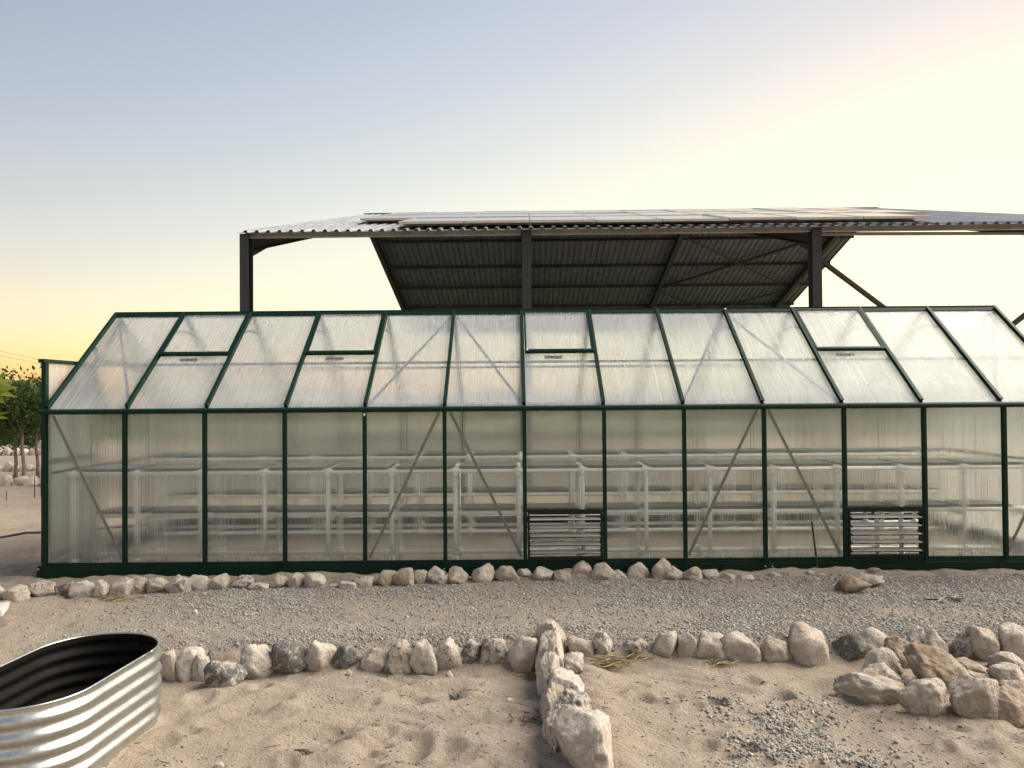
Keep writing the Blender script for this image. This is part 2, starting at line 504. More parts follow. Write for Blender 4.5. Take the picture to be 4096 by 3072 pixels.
def zrelief(x, y):
    near = sstep(20, 9, np.hypot(x, y - 3))
    r = 0.036 * fbm(x * 1.9, y * 2.6, 0, 4, 3) + 0.022 * fbm(x * 6, y * 8, 0, 4, 9) * near
    r = r + 0.010 * np.abs(fbm(x * 3.1 + 5, y * 5, 0, 3, 21)) * near
    rip = np.sin((y * 1.0 + 0.35 * x + 0.35 * fbm(x * 1.2, y * 1.2, 0, 3, 31)) * 52)
    r = r + 0.0055 * rip * np.clip(fbm(x * 1.3, y * 1.3, 0, 2, 41) * 3.0 + 0.4, 0, 1) * near
    for (a, b, rad, el, th, dp) in DENTS:
        c, s = math.cos(th), math.sin(th)
        dx, dy = x - a, y - b
        m = (np.abs(dx) < rad * 3.2) & (np.abs(dy) < rad * 3.2)
        if not m.any():
            continue
        u = (dx[m] * c + dy[m] * s) / (rad * el)
        v = (-dx[m] * s + dy[m] * c) / rad
        q = np.sqrt(u * u + v * v)
        r[m] += -dp * np.exp(-(q ** 4) * 1.2) + 0.42 * dp * np.exp(-((q - 1.35) / 0.33) ** 2)
    return r

def ground_z(x, y):
    x = np.atleast_1d(np.asarray(x, float))
    y = np.atleast_1d(np.asarray(y, float))
    z = zbase(x, y)
    rel = zrelief(x, y)
    strip = sstep(4.70, 4.82, y) * sstep(6.15, 6.0, y) * sstep(-3.4, -2.4, x)
    rel = rel * (1 - 0.6 * strip)
    inside = sstep(6.16, 6.3, y) * sstep(8.7, 8.4, y) * sstep(-3.8, -3.6, x) * sstep(4.65, 4.45, x)
    rel = rel * (1 - 0.75 * inside) - 0.02 * inside
    # sand drifted against the base rail
    bank = np.exp(-((y - 6.14) / 0.06) ** 2) * (0.022 + 0.05 * vnoise(x * 2.3, 0 * x, 0, 5) + 0.03 * vnoise(x * 9, 0 * x, 0, 6))
    bank = bank * (x > -3.75)
    # sand blown up on the east side of the rock spine
    sp = np.exp(-((x - 0.40) / 0.13) ** 2) * sstep(4.75, 4.5, y) * sstep(2.8, 3.4, y) * 0.055
    far = 0.25 * fbm(x * 0.05, y * 0.05, 0, 3, 51) * sstep(20, 60, np.hypot(x, y))
    return z + rel + bank + sp + far

def axis(lo, hi, step, end_lo, end_hi, g=1.09):
    a = list(np.arange(lo, hi + step / 2, step))
    s, p = step, a[-1]
    while p < end_hi:
        s *= g
        p += s
        a.append(p)
    s, p = step, lo
    while p > end_lo:
        s *= g
        p -= s
        a.insert(0, p)
    return np.array(a)

def build_ground():
    xs = axis(-5.4, 4.6, 0.0185, -900, 900, 1.08)
    ys = axis(2.9, 6.3, 0.0150, -400, 1500, 1.035)
    X, Y = np.meshgrid(xs, ys)
    Z = ground_z(X.ravel(), Y.ravel())
    V = np.stack([X.ravel(), Y.ravel(), Z], 1)
    nx, ny = len(xs), len(ys)
    i = (np.arange(ny - 1)[:, None] * nx + np.arange(nx - 1)[None, :]).ravel()
    F = np.stack([i, i + 1, i + nx + 1, i + nx], 1)
    o = link('ground', bulk('ground', V, F, M_SAND, True))
    o['kind'] = 'structure'
    o['label'] = 'rippled pinkish tan sand ground with footprints'
    return o
build_ground()

def gz(x, y):
    return float(ground_z(x, y)[0])

# ------------------------------------------------------------------ gravel: crushed stone on the strip and a spill in the sand
def stones(px, py, size, seed, lift=0.05):
    r = np.random.default_rng(seed)
    n = len(px)
    base = np.array([(1, 0, 0), (0.25, 1, 0), (-1, 0.2, 0), (-0.1, -1, 0), (0.15, 0.1, 1), (0, 0, -1)], float)
    tri = np.array([(0, 1, 4), (1, 2, 4), (2, 3, 4), (3, 0, 4), (1, 0, 5), (2, 1, 5), (3, 2, 5), (0, 3, 5)])
    V = base[None] * (1 + r.uniform(-0.38, 0.38, (n, 6, 3))) + r.uniform(-0.25, 0.25, (n, 6, 3))
    sc = size[:, None] * np.stack([r.uniform(0.8, 1.5, n), r.uniform(0.55, 1.0, n), r.uniform(0.35, 0.8, n)], 1)
    V = V * sc[:, None, :]
    a = r.uniform(0, 6.28, n)
    t = r.normal(0, 0.25, n)
    c, s = np.cos(t)[:, None], np.sin(t)[:, None]
    x, z = V[..., 0] * c - V[..., 2] * s, V[..., 0] * s + V[..., 2] * c
    c, s = np.cos(a)[:, None], np.sin(a)[:, None]
    x, y = x * c - V[..., 1] * s, x * s + V[..., 1] * c
    gzv = ground_z(px, py)
    P = np.stack([x + px[:, None], y + py[:, None], z + (gzv + lift * size * 0.5)[:, None]], 2)
    F = tri[None] + (np.arange(n) * 6)[:, None, None]
    return P.reshape(-1, 3), F.reshape(-1, 3)

def build_gravel():
    r = np.random.default_rng(11)
    n = 330000
    x, y = r.uniform(-3.3, 5.4, n), r.uniform(4.72, 6.08, n)
    yl = 4.76 + 0.02 * x
    d = 0.50 + 1.9 * fbm(x * 1.1, y * 2.4, 0, 3, 61)
    d += 0.35 * np.exp(-((y - yl - 0.10) / 0.18) ** 2) + 0.30 * np.exp(-((y - 5.75) / 0.2) ** 2)
    d -= 0.45 * np.exp(-((y - 5.25) / 0.16) ** 2) * (0.6 + 1.5 * vnoise(x * 0.9, 0 * x, 0, 8))
    d *= sstep(-2.9, -1.6, x + 0.9 * (5.6 - y) * -0.6) * sstep(yl - 0.02, yl + 0.06, y) * sstep(6.06, 5.92, y + 0.05 * sstep(-1, -3, x) * 3)
    d *= 1 - 0.55 * sstep(2.6, 4.2, x)
    k = r.uniform(0, 1, n) < np.clip(d + 0.15, 0.16, 1) * 0.62 * (sstep(-3.2, -2.2, x) * 0.93 + 0.07)
    x, y = x[k], y[k]
    sz = np.where(r.uniform(0, 1, len(x)) < 0.15, r.uniform(0.008, 0.015, len(x)), r.uniform(0.0035, 0.008, len(x)))
    n2 = 5200                                   # spill in the lower bed
    x2 = 1.22 + r.normal(0, 0.20, n2) + 0.05
    y2 = 3.50 + r.normal(0, 0.36, n2)
    k2 = (y2 < 4.35) & (r.uniform(0, 1, n2) < np.clip(0.55 + 2.2 * fbm(x2 * 4, y2 * 4, 0, 3, 71), 0.05, 1))
    x2, y2 = x2[k2], y2[k2]
    s2 = r.uniform(0.004, 0.015, len(x2))
    n3 = 1500                                   # strays
    x3, y3 = r.uniform(-3.5, 4.5, n3), r.uniform(2.9, 4.6, n3)
    s3 = r.uniform(0.002, 0.006, n3) * np.where(r.uniform(0, 1, n3) < 0.06, 2.0, 1)
    x, y, sz = np.concatenate([x, x2, x3]), np.concatenate([y, y2, y3]), np.concatenate([sz, s2, s3])
    V, F = stones(x, y, sz, 13)
    o = link('gravel', bulk('gravel', V, F, M_GRAVEL))
    o['kind'] = 'stuff'
    tag(o, 'grey crushed stone gravel spread between the two rock rows', 'gravel')
build_gravel()

# ------------------------------------------------------------------ greenhouse
NB, BAY = 13, 0.62
HW, ZE, ZR, ZB = 1.128, 1.28, 2.15, 0.085
GL = NB * BAY
GX, GY = -3.627, 6.23
GH = thing('greenhouse', 'long greenhouse of dark green aluminium frame and clear twin-wall polycarbonate sheets', 'greenhouse', (GX, GY, 0.0))
SL = math.hypot(HW, ZR - ZE)
SA, SB = HW / SL, (ZR - ZE) / SL
BAR = [(-0.015, 0.0), (0.015, 0.0), (0.015, 0.006), (0.0085, 0.009), (0.0085, 0.024), (0.013, 0.027), (0.013, 0.034), (-0.013, 0.034), (-0.013, 0.027), (-0.0085, 0.024), (-0.0085, 0.009), (-0.015, 0.006)]

def pane(name, pts, mat, Mx, parent, th=0.006):
    n = len(pts)
    V = [(a, b, -th / 2) for a, b in pts] + [(a, b, th / 2) for a, b in pts]
    F = [tuple(range(n))[::-1], tuple(range(n, 2 * n))] + [(i, (i + 1) % n, n + (i + 1) % n, n + i) for i in range(n)]
    o = link(name, mesh(name, V, F), parent, mat)
    o.matrix_local = Mx
    return o

def frame_mx(o, x, y):
    x, y = Vector(x), Vector(y)
    z = x.cross(y)
    m = Matrix((x, y, z)).transposed().to_4x4()
    m.translation = Vector(o)
    return m

def rect(x0, x1, y0, y1):
    return [(x0, y0), (x1, y0), (x1, y1), (x0, y1)]

LOUVRE = (6, 10)
VENTS = (1, 3, 6, 10)
LZ = 0.475
def front_at(s, off=0.0):          # point on the front roof slope at distance s from the eave
    return Vector((0, s * SA - off * SB, ZE + s * SB + off * SA))
def back_at(s, off=0.0):
    p = front_at(s, off)
    return Vector((0, 2 * HW - p.y, p.z))

# base rail, front and back, and the two ends
RAIL = [(-0.022, -0.06), (0.022, -0.06), (0.022, ZB - 0.02), (0.016, ZB - 0.016), (0.016, ZB), (-0.022, ZB)]
for y in (0.0, 2 * HW):
    mb = MB()
    mb.ext([(a if y == 0 else -a, b) for a, b in RAIL], (-0.055, y - (0.005 if y == 0 else -0.005), 0), (GL + 0.055, y - (0.005 if y == 0 else -0.005), 0))
    b = mb.obj('base_rail', M_GREEN, GH)
    if y == 0:
        for i in (5, 9):
            for dx in (-0.018, 0.035):
                MB().tube([(i * BAY + dx + 0.012, -0.0335, 0.045), (i * BAY + dx + 0.012, -0.0265, 0.045)], 0.0065, 8).obj('bolt', M_SCREW, b)
        MB().tube([(-0.043, -0.0335, 0.065), (-0.043, -0.0265, 0.065)], 0.007, 8).obj('bolt', M_SCREW, b)
for x in (0.0, GL):
    MB().ext(RAIL, (x, 0.02, -0.003), (x, 2 * HW - 0.02, -0.003)).obj('base_rail', M_GREEN, GH)

# sill line above the rail
for y, sgn in ((0.0, -1), (2 * HW, 1)):
    MB().box((GL / 2, y + sgn * 0.004, ZB + 0.012), (GL - 0.03, 0.022, 0.018)).obj('sill', M_GREEN, GH)
# wall posts
for y, up in ((0.0, (0, -1, 0)), (2 * HW, (0, 1, 0))):
    for i in range(NB + 1):
        w = 1.18 if i in (0, NB) else 1.0
        pr = [(a * w, b) for a, b in BAR]
        s = -1 if y == 0 else 1
        MB().ext(pr, (i * BAY, y + s * 0.003, ZB + 0.001), (i * BAY, y + s * 0.003, ZE - 0.022), up).obj('post', M_GREEN, GH)
# gutters at the eaves
GUT = [(0.024, -0.022), (0.024, 0.012), (0.016, 0.018), (-0.020, 0.018), (-0.044, 0.010), (-0.050, -0.002), (-0.046, -0.016), (-0.034, -0.022)]
for y, s in ((0.0, 1), (2 * HW, -1)):
    g = MB().ext([(-a * s, b) for a, b in GUT], (-0.035, y, ZE), (GL + 0.035, y, ZE)).obj('gutter', M_GREEN, GH)
# ridge beam
MB().ext([(-0.045, -0.022), (-0.030, -0.030), (0.030, -0.030), (0.045, -0.022), (0.016, 0.012), (0.016, 0.024), (-0.016, 0.024), (-0.016, 0.012)], (-0.02, HW, ZR), (GL + 0.02, HW, ZR)).obj('ridge_beam', M_GREEN, GH)
# rafters on both slopes, collar ties under the ridge
for i in range(NB + 1):
    x = Vector((i * BAY, 0, 0))
    for at, up in ((front_at, (0, -SB, SA)), (back_at, (0, SB, SA))):
        MB().ext(BAR, x + at(0.03, 0.002), x + at(SL - 0.02, 0.002), up).obj('rafter', M_GREEN, GH)
    if 0 < i < NB:
        a, b = x + front_at(SL * 0.80, -0.02), x + back_at(SL * 0.80, -0.02)
        MB().tube([a, a.lerp(b, 0.25) + Vector((0, 0, 0.02)), a.lerp(b, 0.5) + Vector((0, 0, 0.03)), a.lerp(b, 0.75) + Vector((0, 0, 0.02)), b], 0.009, 6).obj('collar_tie', M_ALU, GH)
# purlins and rails, bare aluminium inside
for at in (front_at, back_at):
    a = at(SL * 0.465, -0.03)
    MB().ext([(-0.012, -0.010), (0.012, -0.010), (0.012, 0.010), (-0.012, 0.010)], a + Vector((0.02, 0, 0)), a + Vector((GL - 0.02, 0, 0))).obj('purlin', M_ALU, GH)
# wall and roof braces (eave joint, ridge joint)
for a, b in ((1, 0), (4, 5), (6, 5), (8, 9), (10, 9), (12, 13)):
    p0 = Vector((a * BAY, 0, 0)) + front_at(0.05, -0.022)
    p1 = Vector((b * BAY + (0.03 if b < a else -0.03), 0, 0)) + front_at(SL - 0.06, -0.022)
    MB().ext([(-0.010, -0.003), (0.010, -0.003), (0.010, 0.003), (-0.010, 0.003)], p0, p1, (0, -SB, SA)).obj('roof_brace', M_ALU, GH)
    sg = 1 if b < a else -1
    q0 = Vector((a * BAY - sg * 0.03, 0.016, ZB + 0.04))
    q1 = Vector((b * BAY + sg * 0.045, 0.016, ZE - 0.03))
    MB().ext([(-0.011, -0.003), (0.011, -0.003), (0.011, 0.003), (-0.011, 0.003)], q0, q1, (0, -1, 0)).obj('wall_brace', M_BRACE, GH)
for xx, s in ((0.02, 1), (GL - 0.02, -1)):
    MB().ext([(-0.010, -0.003), (0.010, -0.003), (0.010, 0.003), (-0.010, 0.003)], (xx, 0.04, 0.80), (xx, 2 * HW - 0.04, 0.80), (1, 0, 0)).obj('end_rail', M_GREEN, GH)
    MB().tube([(xx, HW, ZR - 0.05), (xx + s * 0.0, HW * 0.45, ZE + 0.1)], 0.012, 6).obj('end_brace', M_GREEN, GH)

# panes
for i in range(NB):
    x0 = i * BAY
    w0, w1 = 0.010, BAY - 0.010
    z1 = ZE - 0.022
    zlo = ZB + 0.022
    pane('wall_pane', rect(w0, w1, (LZ + 0.022 if i in LOUVRE else zlo), z1), M_WALLPC, frame_mx((x0, 0.006, 0), (1, 0, 0), (0, 0, 1)), GH)
    pane('wall_pane', rect(w0, w1, zlo, z1), M_WALLPC, frame_mx((x0 + BAY, 2 * HW - 0.006, 0), (-1, 0, 0), (0, 0, 1)), GH)
    fm = frame_mx(Vector((x0, 0, 0)) + front_at(0, 0.0), (1, 0, 0), (0, SA, SB))
    if i in VENTS:
        sv = SL * 0.52
        pane('roof_pane', rect(w0, w1, 0.03, sv + 0.01), M_ROOFPC, fm, GH)
        v = MB()
        o_ = Vector((x0, 0, 0))
        up = (0, -SB, SA)
        v.ext([(-0.019, -0.006), (0.019, -0.006), (0.019, 0.012), (0.010, 0.020), (-0.014, 0.020), (-0.019, 0.012)], o_ + Vector((0.018, 0, 0)) + front_at(sv, 0.022), o_ + Vector((BAY - 0.018, 0, 0)) + front_at(sv, 0.022), up)
        v.ext([(-0.010, -0.006), (0.010, -0.006), (0.010, 0.010), (-0.010, 0.010)], o_ + Vector((0.018, 0, 0)) + front_at(SL - 0.045, 0.022), o_ + Vector((BAY - 0.018, 0, 0)) + front_at(SL - 0.045, 0.022), up)
        for xx in (0.026, BAY - 0.026):
            v.ext([(-0.008, -0.006), (0.008, -0.006), (0.008, 0.012), (-0.008, 0.012)], o_ + Vector((xx, 0, 0)) + front_at(sv + 0.018, 0.022), o_ + Vector((xx, 0, 0)) + front_at(SL - 0.055, 0.022), up)
        vo = v.obj('roof_vent', M_GREEN, GH)
        pane('vent_pane', rect(0.034, BAY - 0.034, sv + 0.016, SL - 0.055), M_ROOFPC, frame_mx(o_ + front_at(0, 0.022), (1, 0, 0), (0, SA, SB)), vo)
        MB().box((0, 0, 0), (0.15, 0.03, 0.012), Matrix.Rotation(math.asin(SB), 3, 'X')).obj('vent_handle', M_BLACK, vo, loc=o_ + Vector((BAY * 0.42, 0, 0)) + front_at(sv - 0.034, -0.016))
    else:
        pane('roof_pane', rect(w0, w1, 0.03, SL - 0.03), M_ROOFPC, fm, GH)
    pane('roof_pane', rect(w0, w1, 0.03, SL - 0.03), M_ROOFPC, frame_mx(Vector((x0 + BAY, 0, 0)) + back_at(0, 0.0), (-1, 0, 0), (0, -SA, SB)), GH)

def zroof(y):
    return ZE + (1 - abs(y - HW) / HW) * (ZR - ZE) - 0.03
# gable ends
def gable(x, out, cuts, door=None):
    for y in cuts:
        if y not in (cuts[0], cuts[-1]):
            MB().ext(BAR, (x + out * 0.003, y, ZB), (x + out * 0.003, y, zroof(y) - 0.005), (out, 0, 0)).obj('gable_post', M_GREEN, GH)
    for a, b in zip(cuts[:-1], cuts[1:]):
        a2, b2 = a + 0.012, b - 0.012
        lo = ZB + 0.01
        if door and a >= door[0] - 1e-3 and b <= door[1] + 1e-3:
            lo = 1.72
        pts = [(a2, lo), (b2, lo), (b2, zroof(b2))]
        if a2 < HW < b2:
            pts.append((HW, zroof(HW)))
        pts.append((a2, zroof(a2)))
        if out < 0:
            pts = [(-p, q) for p, q in pts][::-1]
            mx = frame_mx((x, 0, 0), (0, -1, 0), (0, 0, 1))
        else:
            mx = frame_mx((x, 0, 0), (0, 1, 0), (0, 0, 1))
        pane('gable_pane', pts, M_WALLPC, mx, GH)
gable(0.0, -1, [0.0, 0.40, 0.76, 1.50, 1.87, 2 * HW], door=(0.76, 1.50))
gable(GL, 1, [0.0, 0.56, HW, 1.69, 2 * HW])
MB().ext([(-0.02, -0.015), (0.02, -0.015), (0.02, 0.015), (-0.02, 0.015)], (-0.006, 0.76, 1.71), (-0.006, 1.50, 1.71)).obj('door_header', M_GREEN, GH)
# door leaf, swung right back flat against the outside of the west gable
dr = MB()
DX, D0, D1, DT = -0.055, 0.055, 0.765, 1.665
for (ya, yb, za, zb_) in ((D0, D0 + 0.045, 0.10, DT), (D1 - 0.045, D1, 0.10, DT)):
    dr.box((DX, (ya + yb) / 2, (za + zb_) / 2), (0.034, yb - ya, zb_ - za))
for zc, h in ((0.125, 0.05), (0.88, 0.045)):
    dr.box((DX, (D0 + D1) / 2, zc), (0.032, D1 - D0 - 0.09, h))
dr.box((DX, (D0 + D1) / 2 - 0.004, DT + 0.014), (0.050, D1 - D0 + 0.05, 0.030))
door = dr.obj('door', M_GREEN, GH)
for za, zb_ in ((0.15, 0.855), (0.905, DT)):
    pane('door_pane', [(-D1 + 0.045, za), (-D0 - 0.045, za), (-D0 - 0.045, zb_), (-D1 + 0.045, zb_)], M_ROOFPC, frame_mx((DX, 0, 0), (0, -1, 0), (0, 0, 1)), door)
MB().box((DX - 0.03, D0 + 0.06, 0.93), (0.03, 0.02, 0.12)).obj('door_handle', M_BLACK, door)

# louvre windows set into the front wall
def louvre(i, tilt):
    x0, x1 = i * BAY + 0.020, (i + 1) * BAY - 0.020
    f = MB()
    za, zb_ = ZB + 0.020, LZ
    for xc in (x0 + 0.007, x1 - 0.007):
        f.box((xc, -0.006, (za + zb_) / 2), (0.014, 0.060, zb_ - za))
    for zc in (za + 0.009, zb_ - 0.009):
        f.box(((x0 + x1) / 2, -0.006, zc), (x1 - x0 - 0.028, 0.058, 0.018))
    f.box(((x0 + x1) / 2, -0.024, zb_ + 0.010), (x1 - x0 + 0.012, 0.030, 0.018))
    for k in (0.25, 0.67):
        f.box((x0 + (x1 - x0) * k, -0.030, zb_ + 0.022), (0.016, 0.014, 0.007))
    fo = f.obj('louvre_window', M_BLACK, GH)
    n = 5
    pit = (zb_ - za - 0.050) / n
    for k in range(n):
        zc = za + 0.025 + pit * (k + 0.5)
        mx = Matrix.Translation((x0 + 0.018, -0.012, zc)) @ Matrix.Rotation(R(tilt), 4, 'X')
        b = pane('louvre_blade', rect(0.0, x1 - x0 - 0.036, -0.043, 0.043), M_BLADE, mx, fo, 0.005)
        # two dark edge strips and end clips that hold the blade
        e = MB()
        L = x1 - x0 - 0.036
        e.box((L / 2, -0.046, 0), (L, 0.006, 0.0065))
        e.box((L / 2, 0.046, 0), (L, 0.006, 0.0065))
        e.box((-0.003, 0, 0), (0.006, 0.098, 0.014))
        e.box((L + 0.003, 0, 0), (0.006, 0.098, 0.014))
        eo = e.obj('blade_holder', M_BLACK, fo)
        eo.matrix_local = mx
for i in LOUVRE:
    louvre(i, 6 if i == 6 else 8)

# small white clips and screw heads that show on the frame
for p in ((4 * BAY + 0.004, -0.041, ZE - 0.040), (9 * BAY + 0.0, 0.0, 0.0), (6 * BAY + 0.04, 0.0, 0.0)):
    if p[2] == 0.0:
        q = Vector((p[0], 0, 0)) + front_at(SL - 0.05 if p[0] > 5 else SL * 0.52, 0.044)
        MB().box((0, 0, 0), (0.014, 0.012, 0.006), Matrix.Rotation(math.asin(SB), 3, 'X')).obj('clip', M_PVC, GH, loc=q)
    else:
        MB().box((0, 0, 0), (0.012, 0.006, 0.022)).obj('clip', M_PVC, GH, loc=p)
MB().box((DX - 0.024, D0 + 0.012, DT - 0.015), (0.008, 0.016, 0.024)).obj('hinge', M_PVC, door)
# ------------------------------------------------------------------ white pipe benches inside
def bench(label, loc, depth, upper_z, lower, count, pitch):
    """two tiers of green trays on white pipe legs; lower=(y0, depth, z)"""
    b = thing('pipe_bench', label, 'bench', loc, 0, 'white pipe benches in the greenhouse')
    r = 0.0185
    L = (count - 1) * pitch
    for y, z in ((0, upper_z), (depth, upper_z), (0, 0.055), (depth, 0.055), (lower[0], lower[2]), (lower[0] + lower[1], lower[2])):
        x0 = 0.11 if z == lower[2] else 0.0
        MB().tube([(x0, y, z), (L, y, z)], r, 10).obj('rail', M_PVC, b, True)
    leg_me = MB().tube([(0, 0, 0), (0, 0, 1)], r, 10).mesh('leg', True)
    fit_me = MB().tube([(-0.045, 0, 0), (0.045, 0, 0)], 0.0225, 10).tube([(0, 0, 0), (0, 0, -0.05)], 0.0225, 10).mesh('fitting', True)
    cross_me = MB().tube([(0, 0, 0), (0, 1, 0)], r, 10).mesh('cross_pipe', True)
    tw = pitch - 0.065
    def tray_me(d):
        m = MB()
        m.box((tw / 2, d / 2, 0.024), (tw, d - 0.045, 0.004))
        for yy in (0.021, d - 0.021):
            m.box((tw / 2, yy, 0.004), (tw, 0.004, 0.046))
        for xx in (0.002, tw - 0.002):
            m.box((xx, d / 2, 0.007), (0.004, d - 0.047, 0.030))
        return m.mesh('tray')
    t_up, t_lo = tray_me(depth + 0.06), tray_me(lower[1] + 0.05)
    for i in range(count):
        x = i * pitch
        for y in (0, depth):
            o = link('leg', leg_me, b, M_PVC, (x, y, 0.0))
            o.scale = (1, 1, upper_z)
            link('fitting', fit_me, b, M_PVC, (x, y, upper_z))
            link('fitting', fit_me, b, M_PVC, (x, y, 0.055)).rotation_euler = (math.pi, 0, 0)
        o = link('cross_pipe', cross_me, b, M_PVC, (x, 0, upper_z + 0.012))
        o.scale = (1, depth, 1)
        if i > 0:
            for y in (lower[0], lower[0] + lower[1]):
                link('fitting', fit_me, b, M_PVC, (x + 0.0, y, lower[2]))
            o = link('cross_pipe', cross_me, b, M_PVC, (x, 0, lower[2] - 0.008))
            o.scale = (1, depth, 1)
        if i < count - 1:
            link('tray', t_up, b, M_TRAY, (x + 0.0325, -0.030, upper_z + 0.012))
            if i > 0 or True:
                link('tray', t_lo, b, M_TRAY, (x + 0.0325 + (0.09 if i == 0 else 0), lower[0] - 0.025, lower[2] + 0.012)).scale = ((0.78 if i == 0 else 1), 1, 1)
    return b
bench('white pipe bench with green trays nearest the front wall', (-3.535, 6.45, -0.01), 0.43, 0.785, (0.15, 0.28, 0.425), 16, 0.512)
bench('white pipe bench with green trays along the rear wall', (-3.50, 7.97, -0.02), 0.38, 0.79, (0.03, 0.33, 0.415), 16, 0.512)

# ------------------------------------------------------------------ open steel shed behind
SHX, SHY = 2.2, 21.5
SROT = -1.02
_q = Matrix.Rotation(R(SROT), 3, 'Z') @ Vector((SHX, SHY, 0))
SHED = thing('open_shed', 'large open-sided steel shed with corrugated gable roof behind the greenhouse', 'shed', _q, R(SROT))
E0, RG, SLP, ZS0 = 11.9, 21.5, 0.2556, 3.857
def S(x, y, z):
    return Vector((x - SHX, y - SHY, z))
def zsheet(y):
    return ZS0 + SLP * (RG - E0) - SLP * abs(RG - y)
FR = (-4.27, 0.02, 4.38, 8.72)
XL, XR = -4.33, 9.45
DFAR = 2 * RG - E0
def ibeam(w, d, tf=0.012, tw=0.009):
    w, d = w / 2, d / 2
    t = tw / 2
    return [(-w, -d), (w, -d), (w, -d + tf), (t, -d + tf), (t, d - tf), (w, d - tf), (w, d), (-w, d), (-w, d - tf), (-t, d - tf), (-t, -d + tf), (-w, -d + tf)]
for k, x in enumerate(FR):
    for y, s in ((12.15, 1), (DFAR - 0.25, -1)):
        c = MB().ext(ibeam(0.14, 0.2), S(x, y, -0.3), S(x, y, zsheet(y) - 0.045), (0, 1, 0)).obj('column', M_STEEL, SHED)
        if s == 1:
            for dx in (-0.045, 0.045):
                for j in range(5):
                    p = S(x + dx * 1.0, y + 0.105, zsheet(y) - 0.13 - 0.085 * j)
                    MB().tube([p, p + Vector((0, 0.02, 0))], 0.014, 6).obj('bolt', M_STEEL, c)
        # knee plate under the rafter
        y0, y1 = y + s * 0.1, y + s * 0.85
        pr = [(y0, zsheet(y0) - 0.30), (y0, 3.56), (y1, zsheet(y1) - 0.30)]
        if s < 0:
            pr = [(y0, zsheet(y0) - 0.30), (y1, zsheet(y1) - 0.30), (y0, 3.56)]
        t = 0.055
        V = [S(x - t, a, b) for a, b in pr] + [S(x + t, a, b) for a, b in pr]
        MB().add(V, [(0, 1, 2), (5, 4, 3), (0, 3, 4, 1), (1, 4, 5, 2), (2, 5, 3, 0)]).obj('knee_plate', M_STEEL, SHED)
        a, b = (12.27, RG) if s == 1 else (RG, DFAR - 0.37)
        MB().ext(ibeam(0.13, 0.2), S(x, a, zsheet(a) - 0.20), S(x, b, zsheet(b) - 0.20)).obj('rafter', M_STEEL, SHED)
CPR = [(0, -0.042), (0.05, -0.042), (0.05, -0.030), (0.044, -0.030), (0.044, -0.036), (0.006, -0.036), (0.006, 0.036), (0.044, 0.036), (0.044, 0.030), (0.05, 0.030), (0.05, 0.042), (0, 0.042)]
for y in (13.5, 15.1, 16.8, 18.5, 20.2, 21.1, 21.9, 23.05, 24.85, 26.5, 28.25, 29.9, DFAR - 0.12):
    MB().ext(CPR, S(XL + 0.02, y, zsheet(y) - 0.046), S(XR - 0.02, y, zsheet(y) - 0.046)).obj('purlin', M_STEEL if y > RG else M_PURLIN, SHED)
for a, b in zip((XL,) + FR[1:], FR[1:] + (XR,)):
    MB().ext([(p, q * 1.15) for p, q in CPR], S(a + (0.08 if a in FR else 0.05), 12.13, zsheet(12.12) - 0.052), S(b - (0.08 if b in FR else 0.02), 12.13, zsheet(12.12) - 0.052)).obj('eave_purlin', M_PURLIN, SHED)
# roof sheets: trapezoidal ribs
PITCH = 0.1715
def sheet_me(y0, y1):
    prof = []
    for k in range(4):
        u = k * PITCH
        prof += [(u, 0.0), (u + 0.092, 0.0), (u + 0.112, 0.036), (u + 0.150, 0.036), (u + 0.170, 0.0)]
    prof.append((4 * PITCH + 0.03, 0.0005))
    n = len(prof)
    V, F = [], []
    for dz in (0.0, -0.0015):
        for y in (y0, y1):
            V += [Vector((u, y - y0, zsheet(y) - zsheet(y0) + v + dz)) for u, v in prof]
    for i in range(n - 1):
        F.append((i, i + 1, n + i + 1, n + i))
        F.append((2 * n + i + 1, 2 * n + i, 3 * n + i, 3 * n + i + 1))
        F.append((i + 1, i, 2 * n + i, 2 * n + i + 1))
        F.append((n + i, n + i + 1, 3 * n + i + 1, 3 * n + i))
    me = mesh('roof_sheet', V, F)
    me.materials.append(M_SHEET)
    me.materials.append(M_UNDERSHADE)
    for k, p in enumerate(me.polygons):
        p.material_index = 1 if k % 4 == 1 else 0
    return me
near_me, far_me = sheet_me(E0, RG + 0.02), sheet_me(RG - 0.02, DFAR)
rnd = random.Random(5)
nsh = int(round((XR - XL) / (4 * PITCH)))
for k in range(nsh):
    x = XL + k * 4 * PITCH
    dz = 0.003 * (k % 2)
    link('roof_sheet', near_me, SHED, M_SHEET, S(x, E0 + rnd.uniform(-0.02, 0.012), ZS0 + dz))
    link('roof_sheet', far_me, SHED, M_SHEET, S(x, RG - 0.02, zsheet(RG) + dz - 0.004))
MB().ext([(-0.22, -0.056), (0.0, 0.0), (0.22, -0.056), (0.22, -0.052), (0.0, 0.005), (-0.22, -0.052)], S(XL - 0.02, RG, zsheet(RG) + 0.045), S(XR + 0.02, RG, zsheet(RG) + 0.045)).obj('ridge_cap', M_SHEET, SHED)
